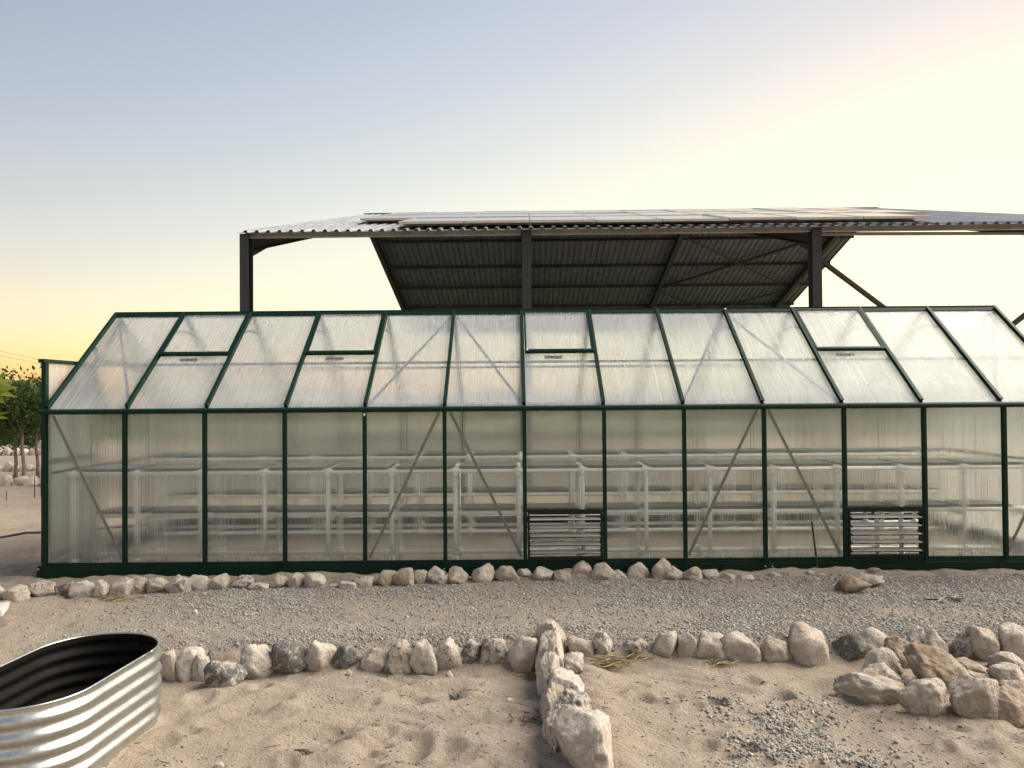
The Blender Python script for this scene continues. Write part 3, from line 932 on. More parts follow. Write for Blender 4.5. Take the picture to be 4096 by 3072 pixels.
# bracing
def rod(a, b, r, m, nm):
    MB().tube([a, b], r, 8).obj(nm, m, SHED)
zu = lambda y: zsheet(y) - 0.13
rod(S(4.42, 26.5, zu(26.5)), S(8.7, 22.6, zu(22.6)), 0.045, M_STEEL, 'roof_brace')
rod(S(4.42, 22.6, zu(22.6) - .03), S(8.7, 26.5, zu(26.5) - .03), 0.022, M_STEEL, 'roof_brace')
rod(S(4.42, 30.4, zu(30.4)), S(8.7, 26.7, zu(26.7)), 0.03, M_STEEL, 'roof_brace')
rod(S(4.42, 26.7, zu(26.7) - .03), S(8.7, 30.4, zu(30.4) - .03), 0.03, M_STEEL, 'roof_brace')
rod(S(4.46, 12.16, 3.40), S(8.66, 12.16, 0.15), 0.042, M_RUST, 'wall_brace')
rod(S(8.66, 12.22, 3.40), S(4.46, 12.22, 0.15), 0.042, M_RUST, 'wall_brace')
rod(S(4.46, 12.9, zsheet(12.9) - 0.17), S(8.7, 12.75, zsheet(12.75) - 0.20), 0.03, M_PURLIN, 'eave_strut')

# ------------------------------------------------------------------ solar panels on the near slope
def panel_meshes():
    g = MB().box((0.5, 1.0, 0.018), (0.960, 1.960, 0.028)).mesh('solar_panel')
    f = MB()
    f.box((0.5, 0.010, 0.0175), (1.0, 0.020, 0.037)).box((0.5, 1.990, 0.0175), (1.0, 0.020, 0.037))
    f.box((0.010, 1.0, 0.0175), (0.020, 1.960, 0.037)).box((0.990, 1.0, 0.0175), (0.020, 1.960, 0.037))
    return g, f.mesh('frame')
pg, pf = panel_meshes()
M_PFRAME = paint('silver_panel_frame', (0.55, 0.55, 0.55), 0.35, 0.1, metal=0.8)
ORD = ['first', 'second', 'third', 'fourth', 'fifth', 'sixth', 'seventh', 'eighth', 'ninth', 'tenth', 'eleventh', 'twelfth', 'thirteenth', 'fourteenth', 'fifteenth', 'sixteenth', 'seventeenth', 'eighteenth', 'nineteenth', 'twentieth']
SANG = math.atan(SLP)
rows = ((12.20, -1.94, 8, 'bottom row'), (14.22, -2.95, 10, 'middle row'), (16.24, -2.95, 10, 'top row'))
rot = Matrix.Rotation(R(SROT), 4, 'Z')
for (d0, x0, n, nm) in rows:
    for yy in (d0 + 0.45, d0 + 1.5):
        zr = zsheet(yy) + 0.037
        MB().box(S(x0 + n * 1.012 / 2, yy, zr + 0.022), (n * 1.012 + 0.1, 0.04, 0.044)).obj('mounting_rail', M_PFRAME, SHED)
    for k in range(n):
        wv = rnd.uniform(-0.006, 0.006)
        loc = rot @ Vector((x0 + k * 1.012, d0, zsheet(d0) + 0.092 + wv))
        o = link('solar_panel', pg, None, M_SOLAR)
        o.matrix_world = Matrix.Translation(loc) @ rot @ Matrix.Rotation(SANG + rnd.uniform(-0.003, 0.003), 4, 'X')
        which = (ORD[k] + ' from the left') if k < n - 1 else 'last at the right end'
        tag(o, 'framed solar panel on the shed roof, %s in the %s' % (which, nm), 'solar panel', 'solar panels on the shed roof')
        link('frame', pf, o, M_PFRAME)

# ------------------------------------------------------------------ rocks
ICO = {}
def ico(sub):
    if sub not in ICO:
        bm = bmesh.new()
        bmesh.ops.create_icosphere(bm, subdivisions=sub, radius=1.0)
        bm.verts.ensure_lookup_table()
        V = np.array([v.co[:] for v in bm.verts])
        F = np.array([[v.index for v in f.verts] for f in bm.faces])
        bm.free()
        ICO[sub] = (V / np.linalg.norm(V, axis=1, keepdims=True), F)
    return ICO[sub]

def rock_mesh(seed, w, d, h, sub=4, cuts=15, lean=0.0, rough=1.0):
    r = np.random.default_rng(seed)
    V, F = ico(sub)
    A = np.array([(1, 0, 0), (-1, 0, 0), (0, 1, 0), (0, -1, 0), (0, 0, 1), (0, 0, -1)], float) + r.normal(0, 0.34, (6, 3))
    N = np.concatenate([A, r.normal(size=(cuts, 3))])
    N /= np.linalg.norm(N, axis=1, keepdims=True)
    dist = np.concatenate([r.uniform(0.62, 0.86, 6), r.uniform(0.60, 0.95, cuts)])
    dn = V @ N.T
    rad = np.where(dn > 0.05, dist[None] / np.maximum(dn, 0.05), 9.0)
    rad = np.concatenate([rad, np.full((len(V), 1), 1.08)], 1)
    k = 55.0
    rr = -np.log(np.exp(-k * rad).sum(1)) / k              # soft minimum: worn edges
    P = V * rr[:, None]
    o = r.uniform(0, 50, 3)
    q = P + o
    n1 = fbm(q[:, 0] * 2.1, q[:, 1] * 2.1, q[:, 2] * 2.1, 3, seed % 97)
    n2 = fbm(q[:, 0] * 7, q[:, 1] * 7, q[:, 2] * 7, 4, seed % 89 + 5)
    n3 = np.abs(fbm(q[:, 0] * 4, q[:, 1] * 4, q[:, 2] * 7, 3, seed % 83 + 9))
    P = P * (1 + 0.13 * rough * n1 + 0.105 * rough * n2 - 0.12 * rough * (0.25 - np.minimum(n3, 0.25)))[:, None]
    lo, hi = P.min(0), P.max(0)
    P = (P - (lo + hi) / 2) / (hi - lo) * np.array([w, d, h])
    zz = P[:, 2] / h + 0.5
    tp = r.uniform(0.0, 0.26, 2) * np.array([1.0, 0.7])
    P[:, 0] = P[:, 0] * (1 - tp[0] * zz ** 1.4) + r.uniform(-0.16, 0.16) * w * zz
    P[:, 1] *= 1 - tp[1] * zz
    P[:, 2] += h * 0.16 * (P[:, 0] / w) * r.uniform(-1, 1) * zz
    P[:, 2] += h / 2
    P[:, 0] += lean * P[:, 2]
    me = bulk('rock', P, F, M_ROCK, True)
    return me

def put_rock(name, seed, x, y, z0, z1, w, li, ta, label, cat='rock', group=None, sub=4, dfac=0.8, bury=0.30, yaw=None, lean=0.0, cuts=15, tilt=(0, 0)):
    r = random.Random(seed)
    h = max(z1 - z0, 0.02) * 1.08
    z1 = z0 + h
    H = h * (1 + bury)
    me = rock_mesh(seed, w, w * dfac, H, sub, cuts, lean)
    o = link(name, me, None, M_ROCK, (x, y, z1 - H))
    o.rotation_euler = (tilt[0], tilt[1], r.uniform(-0.25, 0.25) if yaw is None else yaw)
    o.color = (li, ta, 0.5, 1)
    tag(o, label, cat, group)
    return o

def look(li, ta, w, h):
    c = 'dark lichen-crusted' if li > 0.7 else 'lichen-spotted' if li > 0.42 else 'brown' if ta > 0.75 else 'tan' if ta > 0.45 else 'pale cream'
    s = 'low' if h < 0.45 * w else 'tall' if h > 0.85 * w else 'blocky'
    return c + ' ' + s
UPPER=[
(-3.645,5.706,-0.031,0.084,0.075,0.20,0.30),
(-3.524,5.692,-0.033,0.061,0.186,0.30,0.30),
(-3.386,5.777,-0.029,0.066,0.175,0.50,0.20),
(-3.257,5.806,-0.027,0.053,0.128,0.75,0.20),
(-3.093,5.765,-0.029,0.067,0.160,0.30,0.10),
(-2.942,5.746,-0.029,0.077,0.113,0.35,0.40),
(-2.843,5.785,-0.028,0.077,0.147,0.20,0.40),
(-2.735,5.836,-0.025,0.081,0.115,0.50,0.30),
(-2.605,5.846,-0.025,0.068,0.158,0.30,0.30),
(-2.440,5.840,-0.025,0.079,0.153,0.50,0.40),
(-2.309,5.902,-0.022,0.072,0.155,0.20,0.30),
(-2.159,5.893,-0.023,0.078,0.140,0.15,0.50),
(-2.016,5.912,-0.022,0.058,0.160,0.60,0.10),
(-1.870,5.887,-0.023,0.019,0.144,0.40,0.10),
(-1.751,5.948,-0.020,0.064,0.136,0.15,0.40),
(-1.606,5.942,-0.020,0.074,0.131,0.30,0.40),
(-1.466,5.928,-0.021,0.071,0.150,0.05,0.35),
(-1.323,5.915,-0.020,0.001,0.068,0.10,0.40),
(-1.218,5.902,-0.022,0.025,0.121,0.30,0.50),
(-1.105,5.966,-0.019,0.044,0.146,0.45,0.30),
(-0.944,5.983,-0.017,0.068,0.142,0.20,0.70),
(-0.814,5.981,-0.018,0.092,0.147,0.10,0.50),
(-0.691,6.005,-0.015,0.074,0.098,0.20,0.80),
(-0.565,6.008,-0.016,0.093,0.152,0.60,0.20),
(-0.417,6.005,-0.016,0.096,0.152,0.20,0.70),
(-0.231,6.044,-0.014,0.106,0.158,0.05,0.40),
(-0.063,6.079,-0.012,0.089,0.179,0.15,0.60),
(0.092,6.147,-0.006,0.049,0.119,0.40,0.10),
(0.232,6.078,-0.011,0.070,0.149,0.10,0.30),
(0.381,6.032,-0.014,0.052,0.118,0.30,0.90),
(0.506,6.161,-0.006,0.098,0.166,0.10,0.50),
(0.663,6.076,-0.012,0.097,0.179,0.10,0.30),
(0.808,6.084,-0.010,0.047,0.110,0.30,0.30),
(0.949,6.112,-0.009,0.097,0.155,0.35,0.20),
(1.111,6.105,-0.009,0.127,0.148,0.20,0.40),
(1.237,6.081,-0.011,0.072,0.134,0.15,0.30),
(1.360,6.081,-0.011,0.065,0.144,0.30,0.80),
(1.495,6.077,-0.011,0.043,0.124,0.25,0.20),
(1.631,6.061,-0.012,0.021,0.114,0.20,0.60),
(1.740,6.044,-0.013,0.019,0.118,0.20,0.40),
(1.978,6.066,-0.011,0.026,0.091,0.30,0.30),
(2.252,6.103,-0.008,0.030,0.073,0.10,0.30),
(2.318,6.086,-0.009,0.013,0.082,0.20,0.20),
]
LOOSE=[
(2.637,6.103,-0.009,0.015,0.110,0.20,0.20),
(2.735,6.121,-0.008,0.042,0.120,0.20,0.70),
(2.587,5.837,-0.026,0.051,0.210,0.35,0.30),
(2.392,5.691,-0.034,0.082,0.233,0.35,1.00),
]
LOWER_W=[
(-1.940,4.542,-0.200,-0.053,0.104,0.30,0.40),
(-1.863,4.554,-0.200,-0.041,0.149,0.25,0.10),
(-1.761,4.521,-0.200,-0.062,0.081,0.40,0.10),
(-1.720,4.591,-0.194,-0.074,0.090,0.95,0.10),
(-1.589,4.443,-0.200,-0.076,0.200,0.75,0.00),
(-1.444,4.576,-0.200,-0.048,0.179,0.30,0.30),
(-1.283,4.616,-0.198,-0.040,0.200,0.85,0.10),
(-1.123,4.639,-0.191,-0.043,0.174,0.15,0.40),
(-0.971,4.657,-0.182,-0.062,0.152,0.90,0.10),
(-0.804,4.661,-0.184,-0.074,0.164,0.30,0.40),
(-0.648,4.631,-0.195,-0.047,0.151,0.60,0.50),
(-0.508,4.634,-0.194,-0.040,0.144,0.10,0.25),
(-0.371,4.667,-0.183,-0.047,0.152,0.40,0.20),
(-0.261,4.684,-0.168,-0.050,0.107,0.70,0.10),
(-0.110,4.699,-0.172,-0.041,0.165,0.60,0.30),
(0.058,4.650,-0.194,-0.020,0.163,0.20,0.40),
]
LOWER_E=[
(0.401,4.741,-0.140,-0.057,0.167,0.20,0.50),
(0.530,4.721,-0.141,-0.019,0.100,0.60,0.10),
(0.717,4.757,-0.136,-0.062,0.171,0.70,0.10),
(0.879,4.730,-0.147,-0.020,0.139,0.15,0.40),
(1.022,4.715,-0.155,-0.028,0.135,0.10,0.50),
(1.156,4.711,-0.162,-0.030,0.169,0.35,0.30),
(1.348,4.718,-0.167,-0.026,0.220,0.15,0.40),
(1.539,4.710,-0.168,-0.045,0.185,0.15,0.60),
(1.731,4.710,-0.174,0.004,0.242,0.15,0.50),
(1.948,4.732,-0.162,-0.035,0.186,0.90,0.10),
(2.171,4.771,-0.155,-0.041,0.250,0.20,0.50),
(2.335,4.723,-0.161,-0.013,0.123,0.60,0.00),
(2.483,4.726,-0.167,-0.024,0.166,0.10,0.40),
(2.621,4.710,-0.172,-0.034,0.154,0.60,0.60),
(2.758,4.682,-0.179,0.003,0.153,0.35,0.40),
(2.939,4.703,-0.177,-0.004,0.177,0.40,0.20),
]
PILE=[
(2.200,4.573,-0.177,-0.035,0.142,0.20,1.00),
(1.989,4.399,-0.202,-0.049,0.201,0.30,0.60),
(1.919,4.207,-0.209,-0.079,0.220,0.40,0.50),
(1.782,4.115,-0.214,-0.077,0.282,0.15,0.60),
(2.232,4.254,-0.167,-0.032,0.306,0.20,1.00),
(2.493,4.419,-0.184,-0.120,0.202,0.20,0.80),
(2.455,4.280,-0.191,-0.122,0.161,0.20,0.90),
(1.962,3.902,-0.206,-0.039,0.210,0.35,0.50),
(2.073,4.193,-0.171,-0.113,0.096,0.30,0.10),
(2.168,3.861,-0.214,-0.007,0.265,0.40,0.50),
(2.306,3.848,-0.206,-0.053,0.207,0.30,0.90),
(2.455,4.008,-0.204,-0.067,0.196,0.20,0.70),
(2.741,4.482,-0.194,-0.096,0.161,0.20,0.50),
(2.645,4.259,-0.199,-0.088,0.167,0.20,0.40),
(2.370,4.132,-0.178,-0.127,0.094,0.20,0.10),
]

def ordn(i):
    if i < 20:
        return ORD[i]
    t = {2: 'twenty', 3: 'thirty', 4: 'forty'}[(i + 1) // 10]
    u = (i + 1) % 10
    return t + '-' + ORD[u - 1] if u else {2: 'twentieth', 3: 'thirtieth', 4: 'fortieth'}[(i + 1) // 10]
for i, (x, y, z0, z1, w, li, ta) in enumerate(UPPER):
    put_rock('rock', 100 + i, x, y, z0 - 0.005, z1, w * 1.19, li, ta, '%s rock, %s from the left in the row beside the greenhouse' % (look(li, ta, w, z1 - z0), ordn(i)), group='rock row beside the greenhouse', sub=4, cuts=12 + i % 6, lean=0.12 * math.sin(i * 2.3))
for i, (x, y, z0, z1, w, li, ta) in enumerate(LOWER_W):
    put_rock('rock', 200 + i, x, y, z0 - 0.01, z1, w * 1.19, li, ta, '%s rock, %s from the planter in the near rock row' % (look(li, ta, w, z1 - z0), ordn(i)), group='near rock row', sub=4, cuts=11 + i % 6, lean=0.14 * math.sin(i * 1.7))
for i, (x, y, z0, z1, w, li, ta) in enumerate(LOWER_E):
    put_rock('rock', 300 + i, x, y, z0 - 0.02, z1, w * 1.19, li, ta, '%s rock, %s right of the rock spine in the near row' % (look(li, ta, w, z1 - z0), ordn(i)), group='near rock row', sub=4, cuts=11 + i % 6, lean=0.12 * math.sin(i * 2.9 + 1))
LN = ('small pale rock lying against the greenhouse behind the loose brown boulder', 'small brown pointed rock resting by the greenhouse base rail', 'pale lichen-spotted rock lying behind the loose brown boulder', 'loose brown boulder lying on the gravel near the right louvre')
for i, (x, y, z0, z1, w, li, ta) in enumerate(LOOSE):
    put_rock('rock', 400 + i, x, y, z0, z1, w, li, ta, LN[i], sub=4, bury=0.12, cuts=10)
SN = ('tall pale slab rock at the far end of the rock spine', 'long pale rock on the left, second along the rock spine', 'tan rock on the right near the far end of the spine', 'narrow pale rock on the left halfway along the spine',
      'flat-topped white rock with dark face in the spine', 'tan upright rock left of the flat-topped spine rock', 'dark grey pointed rock in the middle of the spine', 'small grey rock left behind the biggest spine rock', 'biggest cream boulder at the near end of the rock spine')
SP = ((0.228, 4.775, 0.030, 0.165, 0.20, .15, .4), (0.190, 4.560, 0.020, 0.150, 0.30, .1, .3), (0.305, 4.520, -0.060, 0.150, 0.26, .1, .6), (0.185, 4.275, -0.010, 0.120, 0.30, .1, .4),
      (0.258, 4.080, -0.020, 0.205, 0.20, .3, .15), (0.185, 3.930, -0.030, 0.115, 0.26, .1, .6), (0.290, 3.850, -0.030, 0.165, 0.28, .65, .2), (0.180, 3.640, -0.050, 0.120, 0.26, .6, .1), (0.285, 3.430, 0.030, 0.235, 0.36, .15, .2))
for i, (x, y, z1, w, dp, li, ta) in enumerate(SP):
    put_rock('rock', 500 + i, x, y, -0.21, z1 - 0.008, w * 1.18, li, ta, SN[i], group='rock spine running towards the camera', sub=5, dfac=dp / w * 1.05, cuts=9, bury=0.15, yaw=0.12 * math.sin(i * 3.1), lean=0.05)
PN = ('tan boulder at the back of the pile leaning on the row', 'pale knobbly boulder at the left top of the pile', 'grey-brown boulder below it on the left of the pile', 'long white and brown rock at the pile\'s left foot',
      'long tan slab lying across the top of the pile', 'flat tan rock behind the long slab of the pile', 'small tan wedge at the right end of the long slab', 'rounded grey and tan boulder at the front of the pile', 'small pale rock wedged under the long tan slab',
      'big streaked wedge-shaped rock at the front of the pile', 'brown boulder at the right foot of the pile', 'tan flat-sided rock at the right edge of the pile', 'pale rock at the upper right of the pile', 'tan rock below it at the right of the pile', 'small white rock peeking out behind the big wedge')
PY = (0.4, 0.3, 0.1, -0.25, -0.3, -0.2, -0.2, 0.1, 0.2, -0.45, -0.5, -0.5, 0.2, 0.1, 0.0)
for i, (x, y, z0, z1, w, li, ta) in enumerate(PILE):
    z0 = min(z0, -0.19)
    lab = PN[i]
    if lab.startswith('grey-brown boulder'):
        lab = 'grey-brown boulder in front of the knobbly one, left of pile'
    if lab.startswith('tan rock below it'):
        lab = 'tan rock in front of the upper right pale pile rock'
    put_rock('rock', 640 + i, x, y, z0, z1 + 0.015, w * 1.24, li, ta, lab, group='rock pile', sub=5, dfac=0.75, cuts=10 + i % 4, bury=0.1, yaw=PY[i] * 0.5, tilt=(0.25 * math.sin(i * 1.9), 0.34 if i in (3, 4, 9, 10, 11) else 0.3 * math.sin(i * 2.7)))

for k, (x, y, w, h, lab) in enumerate(((-0.365, 4.50, 0.050, 0.035, 'small white stone on the sand below the near row'), (-0.02, 4.10, 0.045, 0.030, 'small pale stone on the sand left of the spine'),
                                      (-1.27, 3.46, 0.045, 0.018, 'flat white stone at the very bottom of the sand'), (-0.93, 4.53, 0.035, 0.028, 'small grey stone at the foot of the near row'), (-2.10, 5.30, 0.040, 0.028, 'pale pebble lying on the gravel behind the planter'))):
    z = gz(x, y)
    put_rock('stone', 820 + k, x, y, z - 0.004, z + h, w, 0.05 if k != 3 else 0.5, 0.1, lab, 'stone', None, sub=3)
# ------------------------------------------------------------------ galvanised planter
def build_planter():
    c = Vector((-2.035, 3.62, 0))
    z0 = -0.215
    p = thing('metal_planter', 'galvanised corrugated oval garden bed standing on the sand at left', 'planter', (c.x, c.y, z0), R(-5))
    hw, hl = 0.285, 0.515
    r = hw
    path = []
    st = hl - r
    for k in range(49):
        a = math.pi * k / 48
        path.append((r * math.cos(a), st + r * math.sin(a), math.cos(a), math.sin(a)))
    for k in range(1, 8):
        path.append((-r, st - 2 * st * k / 8, -1, 0))
    for k in range(49):
        a = math.pi + math.pi * k / 48
        path.append((r * math.cos(a), -st + r * math.sin(a), math.cos(a), math.sin(a)))
    for k in range(1, 8):
        path.append((r, -st + 2 * st * k / 8, 1, 0))
    Hh = 0.385
    lev = []
    nz = 90
    for j in range(nz + 1):
        z = Hh * j / nz
        t = (z - 0.035) / (Hh - 0.035 - 0.020)
        a = 0.0155 * (0.5 - 0.5 * math.cos(2 * math.pi * 5 * t)) if 0 < t < 1 else 0.0
        lev.append((z, a))
    def shell(off, flip):
        V, F = [], []
        n = len(path)
        for z, a in lev:
            for (x, y, nx, ny) in path:
                V.append((x + nx * (a + off), y + ny * (a + off), z))
        for j in range(nz):
            for i in range(n):
                q = (j * n + i, j * n + (i + 1) % n, (j + 1) * n + (i + 1) % n, (j + 1) * n + i)
                F.append(q[::-1] if flip else q)
        return V, F
    V, F = shell(0.0, False)
    link('wall', mesh('wall', V, F, True), p, M_GALV)
    V, F = shell(-0.003, True)
    link('inner_wall', mesh('inner_wall', V, F, True), p, M_INNER)['label'] = 'dark inside face of the planter'
    rp = [(x + nx * 0.001, y + ny * 0.001, Hh) for x, y, nx, ny in path]
    MB().tube(rp + [rp[0]], 0.0050, 8).obj('rim', M_GALV, p, True)
    # lap seam and its bolts
    for k in (74, 20):
        x, y, nx, ny = path[k]
        m = MB()
        pr = []
        for z, a in lev[2:-2:2]:
            pr.append((x + nx * (a - 0.006), y + ny * (a - 0.006), z))
        m.tube(pr, 0.003, 5)
        m.obj('seam', M_INNER, p)
    for z in (0.075, 0.205, 0.335):
        x, y, nx, ny = path[-4]
        t = (z - 0.035) / (Hh - 0.055)
        a = 0.0155 * (0.5 - 0.5 * math.cos(2 * math.pi * 5 * t))
        MB().tube([(x + nx * (a - .002), y + ny * (a - .002), z), (x + nx * (a + 0.004), y + ny * (a + 0.004), z)], 0.005, 8).obj('bolt', M_SCREW, p)
    return p
build_planter()

# ------------------------------------------------------------------ small things on the ground
sl = MB()
sl.box((0, 0, 0.022), (0.62, 0.30, 0.044))
o = sl.obj('concrete_slab', M_SLAB, loc=(-3.66, 5.22, -0.055))
bm = bmesh.new(); bm.from_mesh(o.data); bmesh.ops.bevel(bm, geom=bm.edges[:], offset=0.006, segments=2, affect='EDGES'); bm.to_mesh(o.data); bm.free()
o.rotation_euler = (R(-2), R(-3), R(24))
tag(o, 'pale concrete slab lying on the sand at the left edge', 'slab')

def rebar(label, p0, p1, r=0.006):
    p0, p1 = Vector(p0), Vector(p1)
    m = MB().tube([p0, p1], r * 0.85, 8)
    n = int((p1 - p0).length / 0.016)
    for k in range(n):
        c = p0.lerp(p1, (k + 0.5) / n)
        d = (p1 - p0).normalized()
        m.tube([c - d * 0.0025, c + d * 0.0025], r * 1.12, 7)
    v = [Vector(q) - p0 for q in m.v]
    tag(link('rebar_stake', mesh('rebar_stake', v, m.f), None, M_REBAR, p0), label, 'stake', 'rusty rebar stakes')
rebar('rusty ribbed steel bar leaning in front of the greenhouse wall', (2.345, 6.175, -0.01), (2.290, 6.150, 0.395), 0.0075)
rebar('shorter of two rusty stakes standing together left of the greenhouse', (-6.735, 11.286, -0.02), (-6.735, 11.29, 0.30))
rebar('taller of two rusty stakes standing together left of the greenhouse', (-6.71, 11.40, -0.02), (-6.715, 11.41, 0.43))
rebar('lone short rusty stake in the sand at the left edge', (-6.936, 10.974, -0.02), (-6.94, 10.98, 0.13))

pts = []
for k in range(26):
    t = k / 25
    x = -6.6 + 3.2 * t
    y = 7.05 + 2.0 * t + 0.05 * math.sin(t * 14)
    pts.append((x, y, gz(x, y) + 0.012))
tag(MB().tube(pts, 0.012, 8).obj('irrigation_pipe', M_HOSE, None, True), 'black irrigation pipe lying on the sand left of the greenhouse', 'pipe')

def blades(cx, cy, n, rx, ry, ln, seed, name, mat, label, cat, hgt=0.02, wd=0.0022):
    r = random.Random(seed)
    m = MB()
    for _ in range(n):
        x, y = r.gauss(0, rx), r.gauss(0, ry)
        a = r.gauss(0.15, 0.6)
        L = r.uniform(0.4, 1.0) * ln
        z = r.uniform(0.002, hgt)
        tl = r.gauss(0, 0.12)
        p0 = Vector((x - math.cos(a) * L / 2, y - math.sin(a) * L / 2, z - tl * L / 2))
        p1 = Vector((x + math.cos(a) * L / 2, y + math.sin(a) * L / 2, z + tl * L / 2))
        mid = (p0 + p1) / 2 + Vector((r.gauss(0, .006), r.gauss(0, .006), r.uniform(0, 0.008)))
        for q in (p0, p1, mid):
            q.z = max(q.z, 0.001)
        m.tube([p0, mid, p1], [wd, wd, wd * 0.5], 4)
    o = m.obj(name, mat, None, False, (cx, cy, gz(cx, cy)))
    return tag(o, label, cat)
blades(0.56, 4.60, 85, 0.055, 0.035, 0.13, 3, 'straw_clump', M_STRAW, 'clump of dry straw right of the rock spine', 'straw', 0.045)
blades(0.70, 4.66, 14, 0.07, 0.012, 0.20, 4, 'straw_clump', M_STRAW, 'few long straws lying along the near rock row', 'straw', 0.03)
blades(0.09, 4.52, 26, 0.035, 0.025, 0.09, 5, 'straw_clump', M_STRAW, 'small straw tuft left of the rock spine', 'straw', 0.03)
blades(1.18, 4.60, 26, 0.045, 0.02, 0.10, 6, 'straw_clump', M_STRAW, 'dark straw tuft below the near rock row right', 'straw', 0.025)
blades(-2.83, 5.66, 40, 0.09, 0.03, 0.12, 8, 'straw_clump', M_STRAW, 'dry grass litter below the rock row near the planter', 'straw', 0.02)
blades(0.06, 3.86, 30, 0.035, 0.028, 0.05, 9, 'debris_clump', M_TWIG, 'dark clump of dead leaves left of the rock spine', 'debris', 0.03)
blades(-0.92, 3.56, 5, 0.012, 0.003, 0.10, 10, 'twig', M_TWIG, 'dark charred twig lying on the near sand', 'twig', 0.008, 0.005)
blades(2.92, 5.47, 6, 0.04, 0.006, 0.22, 12, 'twig', M_TWIG, 'dark bark strip lying on the gravel at right', 'twig', 0.012, 0.006)

def litter():
    r = np.random.default_rng(77)
    n = 3200
    x, y = r.uniform(-3.6, 4.4, n), r.uniform(3.0, 4.62, n)
    k = fbm(x * 1.5, y * 1.5, 0, 3, 91) + 0.25 * (x > 0.4) > 0.02
    x, y = x[k], y[k]
    m = MB()
    z = ground_z(x, y)
    for i in range(len(x)):
        a = r.uniform(0, 3.14)
        L = r.uniform(0.003, 0.010) * (4.5 if r.uniform() < 0.05 else 1)
        w = r.uniform(0.0008, 0.0022)
        d = Vector((math.cos(a), math.sin(a), r.normal(0, 0.15))) * L
        c = Vector((x[i], y[i], z[i] + 0.002))
        m.tube([c - d, c + d], w, 3)
    o = m.obj('twig_litter', M_TWIG)
    o['kind'] = 'stuff'
    tag(o, 'fine dark twig litter scattered over the sand', 'litter')
litter()

# ------------------------------------------------------------------ plants
def leaf_arrays(C, D, size, seed, asp=0.38):
    """folded leaf of 4 triangles at each point C, along direction D"""
    r = np.random.default_rng(seed)
    n = len(C)
    D = D / np.linalg.norm(D, axis=1, keepdims=True)
    U = r.normal(size=(n, 3))
    W = np.cross(D, U)
    W /= np.linalg.norm(W, axis=1, keepdims=True) + 1e-9
    Nn = np.cross(W, D)
    s = size[:, None]
    P = np.stack([C, C + D * s * 0.45 + W * s * asp * 0.5 + Nn * s * 0.06, C + D * s, C + D * s * 0.45 - W * s * asp * 0.5 + Nn * s * 0.06, C + D * s * 0.48], 1)
    F = np.array([(0, 1, 4), (1, 2, 4), (2, 3, 4), (3, 0, 4)])[None] + (np.arange(n) * 5)[:, None, None]
    return P.reshape(-1, 3), F.reshape(-1, 3)

def small_tree(label, x, y, h, trunk_h, crown_r, nleaf, seed, lean=0.0, lsize=0.085):
    r = np.random.default_rng(seed)
    z0 = gz(x, y)
    t = thing('young_tree', label, 'tree', (x, y, z0), 0, 'young trees left of the greenhouse')
    tr = MB()
    top = Vector((lean, 0, trunk_h))
    pts = [Vector((0, 0, -0.05)), Vector((lean * 0.3 + 0.008, 0.01, trunk_h * 0.35)), Vector((lean * 0.7 - 0.008, 0, trunk_h * 0.7)), top]
    tr.tube(pts, [0.034, 0.027, 0.024, 0.021], 8)
    tips = []
    for k in range(11):
        a = r.uniform(0, 6.28)
        b0 = top + Vector((0, 0, r.uniform(-0.12, 0.15)))
        e = b0 + Vector((math.cos(a) * crown_r * r.uniform(0.5, 0.95), math.sin(a) * crown_r * r.uniform(0.5, 0.95), (h - trunk_h) * r.uniform(0.05, 0.95)))
        m_ = b0.lerp(e, 0.5) + Vector((0, 0, 0.06))
        tr.tube([b0, m_, e], [0.013, 0.008, 0.004], 5)
        tips += [m_, e, b0.lerp(e, 0.8), m_.lerp(e, 0.4)]
    tr.tube([top, Vector((lean * 1.2, 0.02, h - 0.1))], [0.02, 0.005], 6)
    tips.append(Vector((lean * 1.2, 0.02, h - 0.12)))
    tr.obj('trunk', M_BARK, t, True)
    T = np.array([q[:] for q in tips])
    idx = r.integers(0, len(T), nleaf)
    C = T[idx] + r.normal(0, 1, (nleaf, 3)) * np.array([0.12, 0.12, 0.11]) * (crown_r / 0.45)
    D = r.normal(0, 1, (nleaf, 3)) + np.array([0, 0, -0.35])
    V, F = leaf_arrays(C, D, r.uniform(0.6, 1.2, nleaf) * lsize, seed + 1)
    link('crown', bulk('crown', V, F, M_LEAF), t)
small_tree('slender leafy young tree, leftmost of the three by the stones', -8.61, 13.86, 1.66, 0.72, 0.50, 2600, 21, 0.02, 0.095)
small_tree('middle leafy young tree with the thickest trunk', -8.03, 13.15, 1.72, 0.80, 0.54, 3000, 22, -0.02, 0.095)
small_tree('young leafy tree nearest the greenhouse corner', -8.33, 14.05, 1.70, 0.76, 0.52, 2800, 23, -0.03, 0.095)

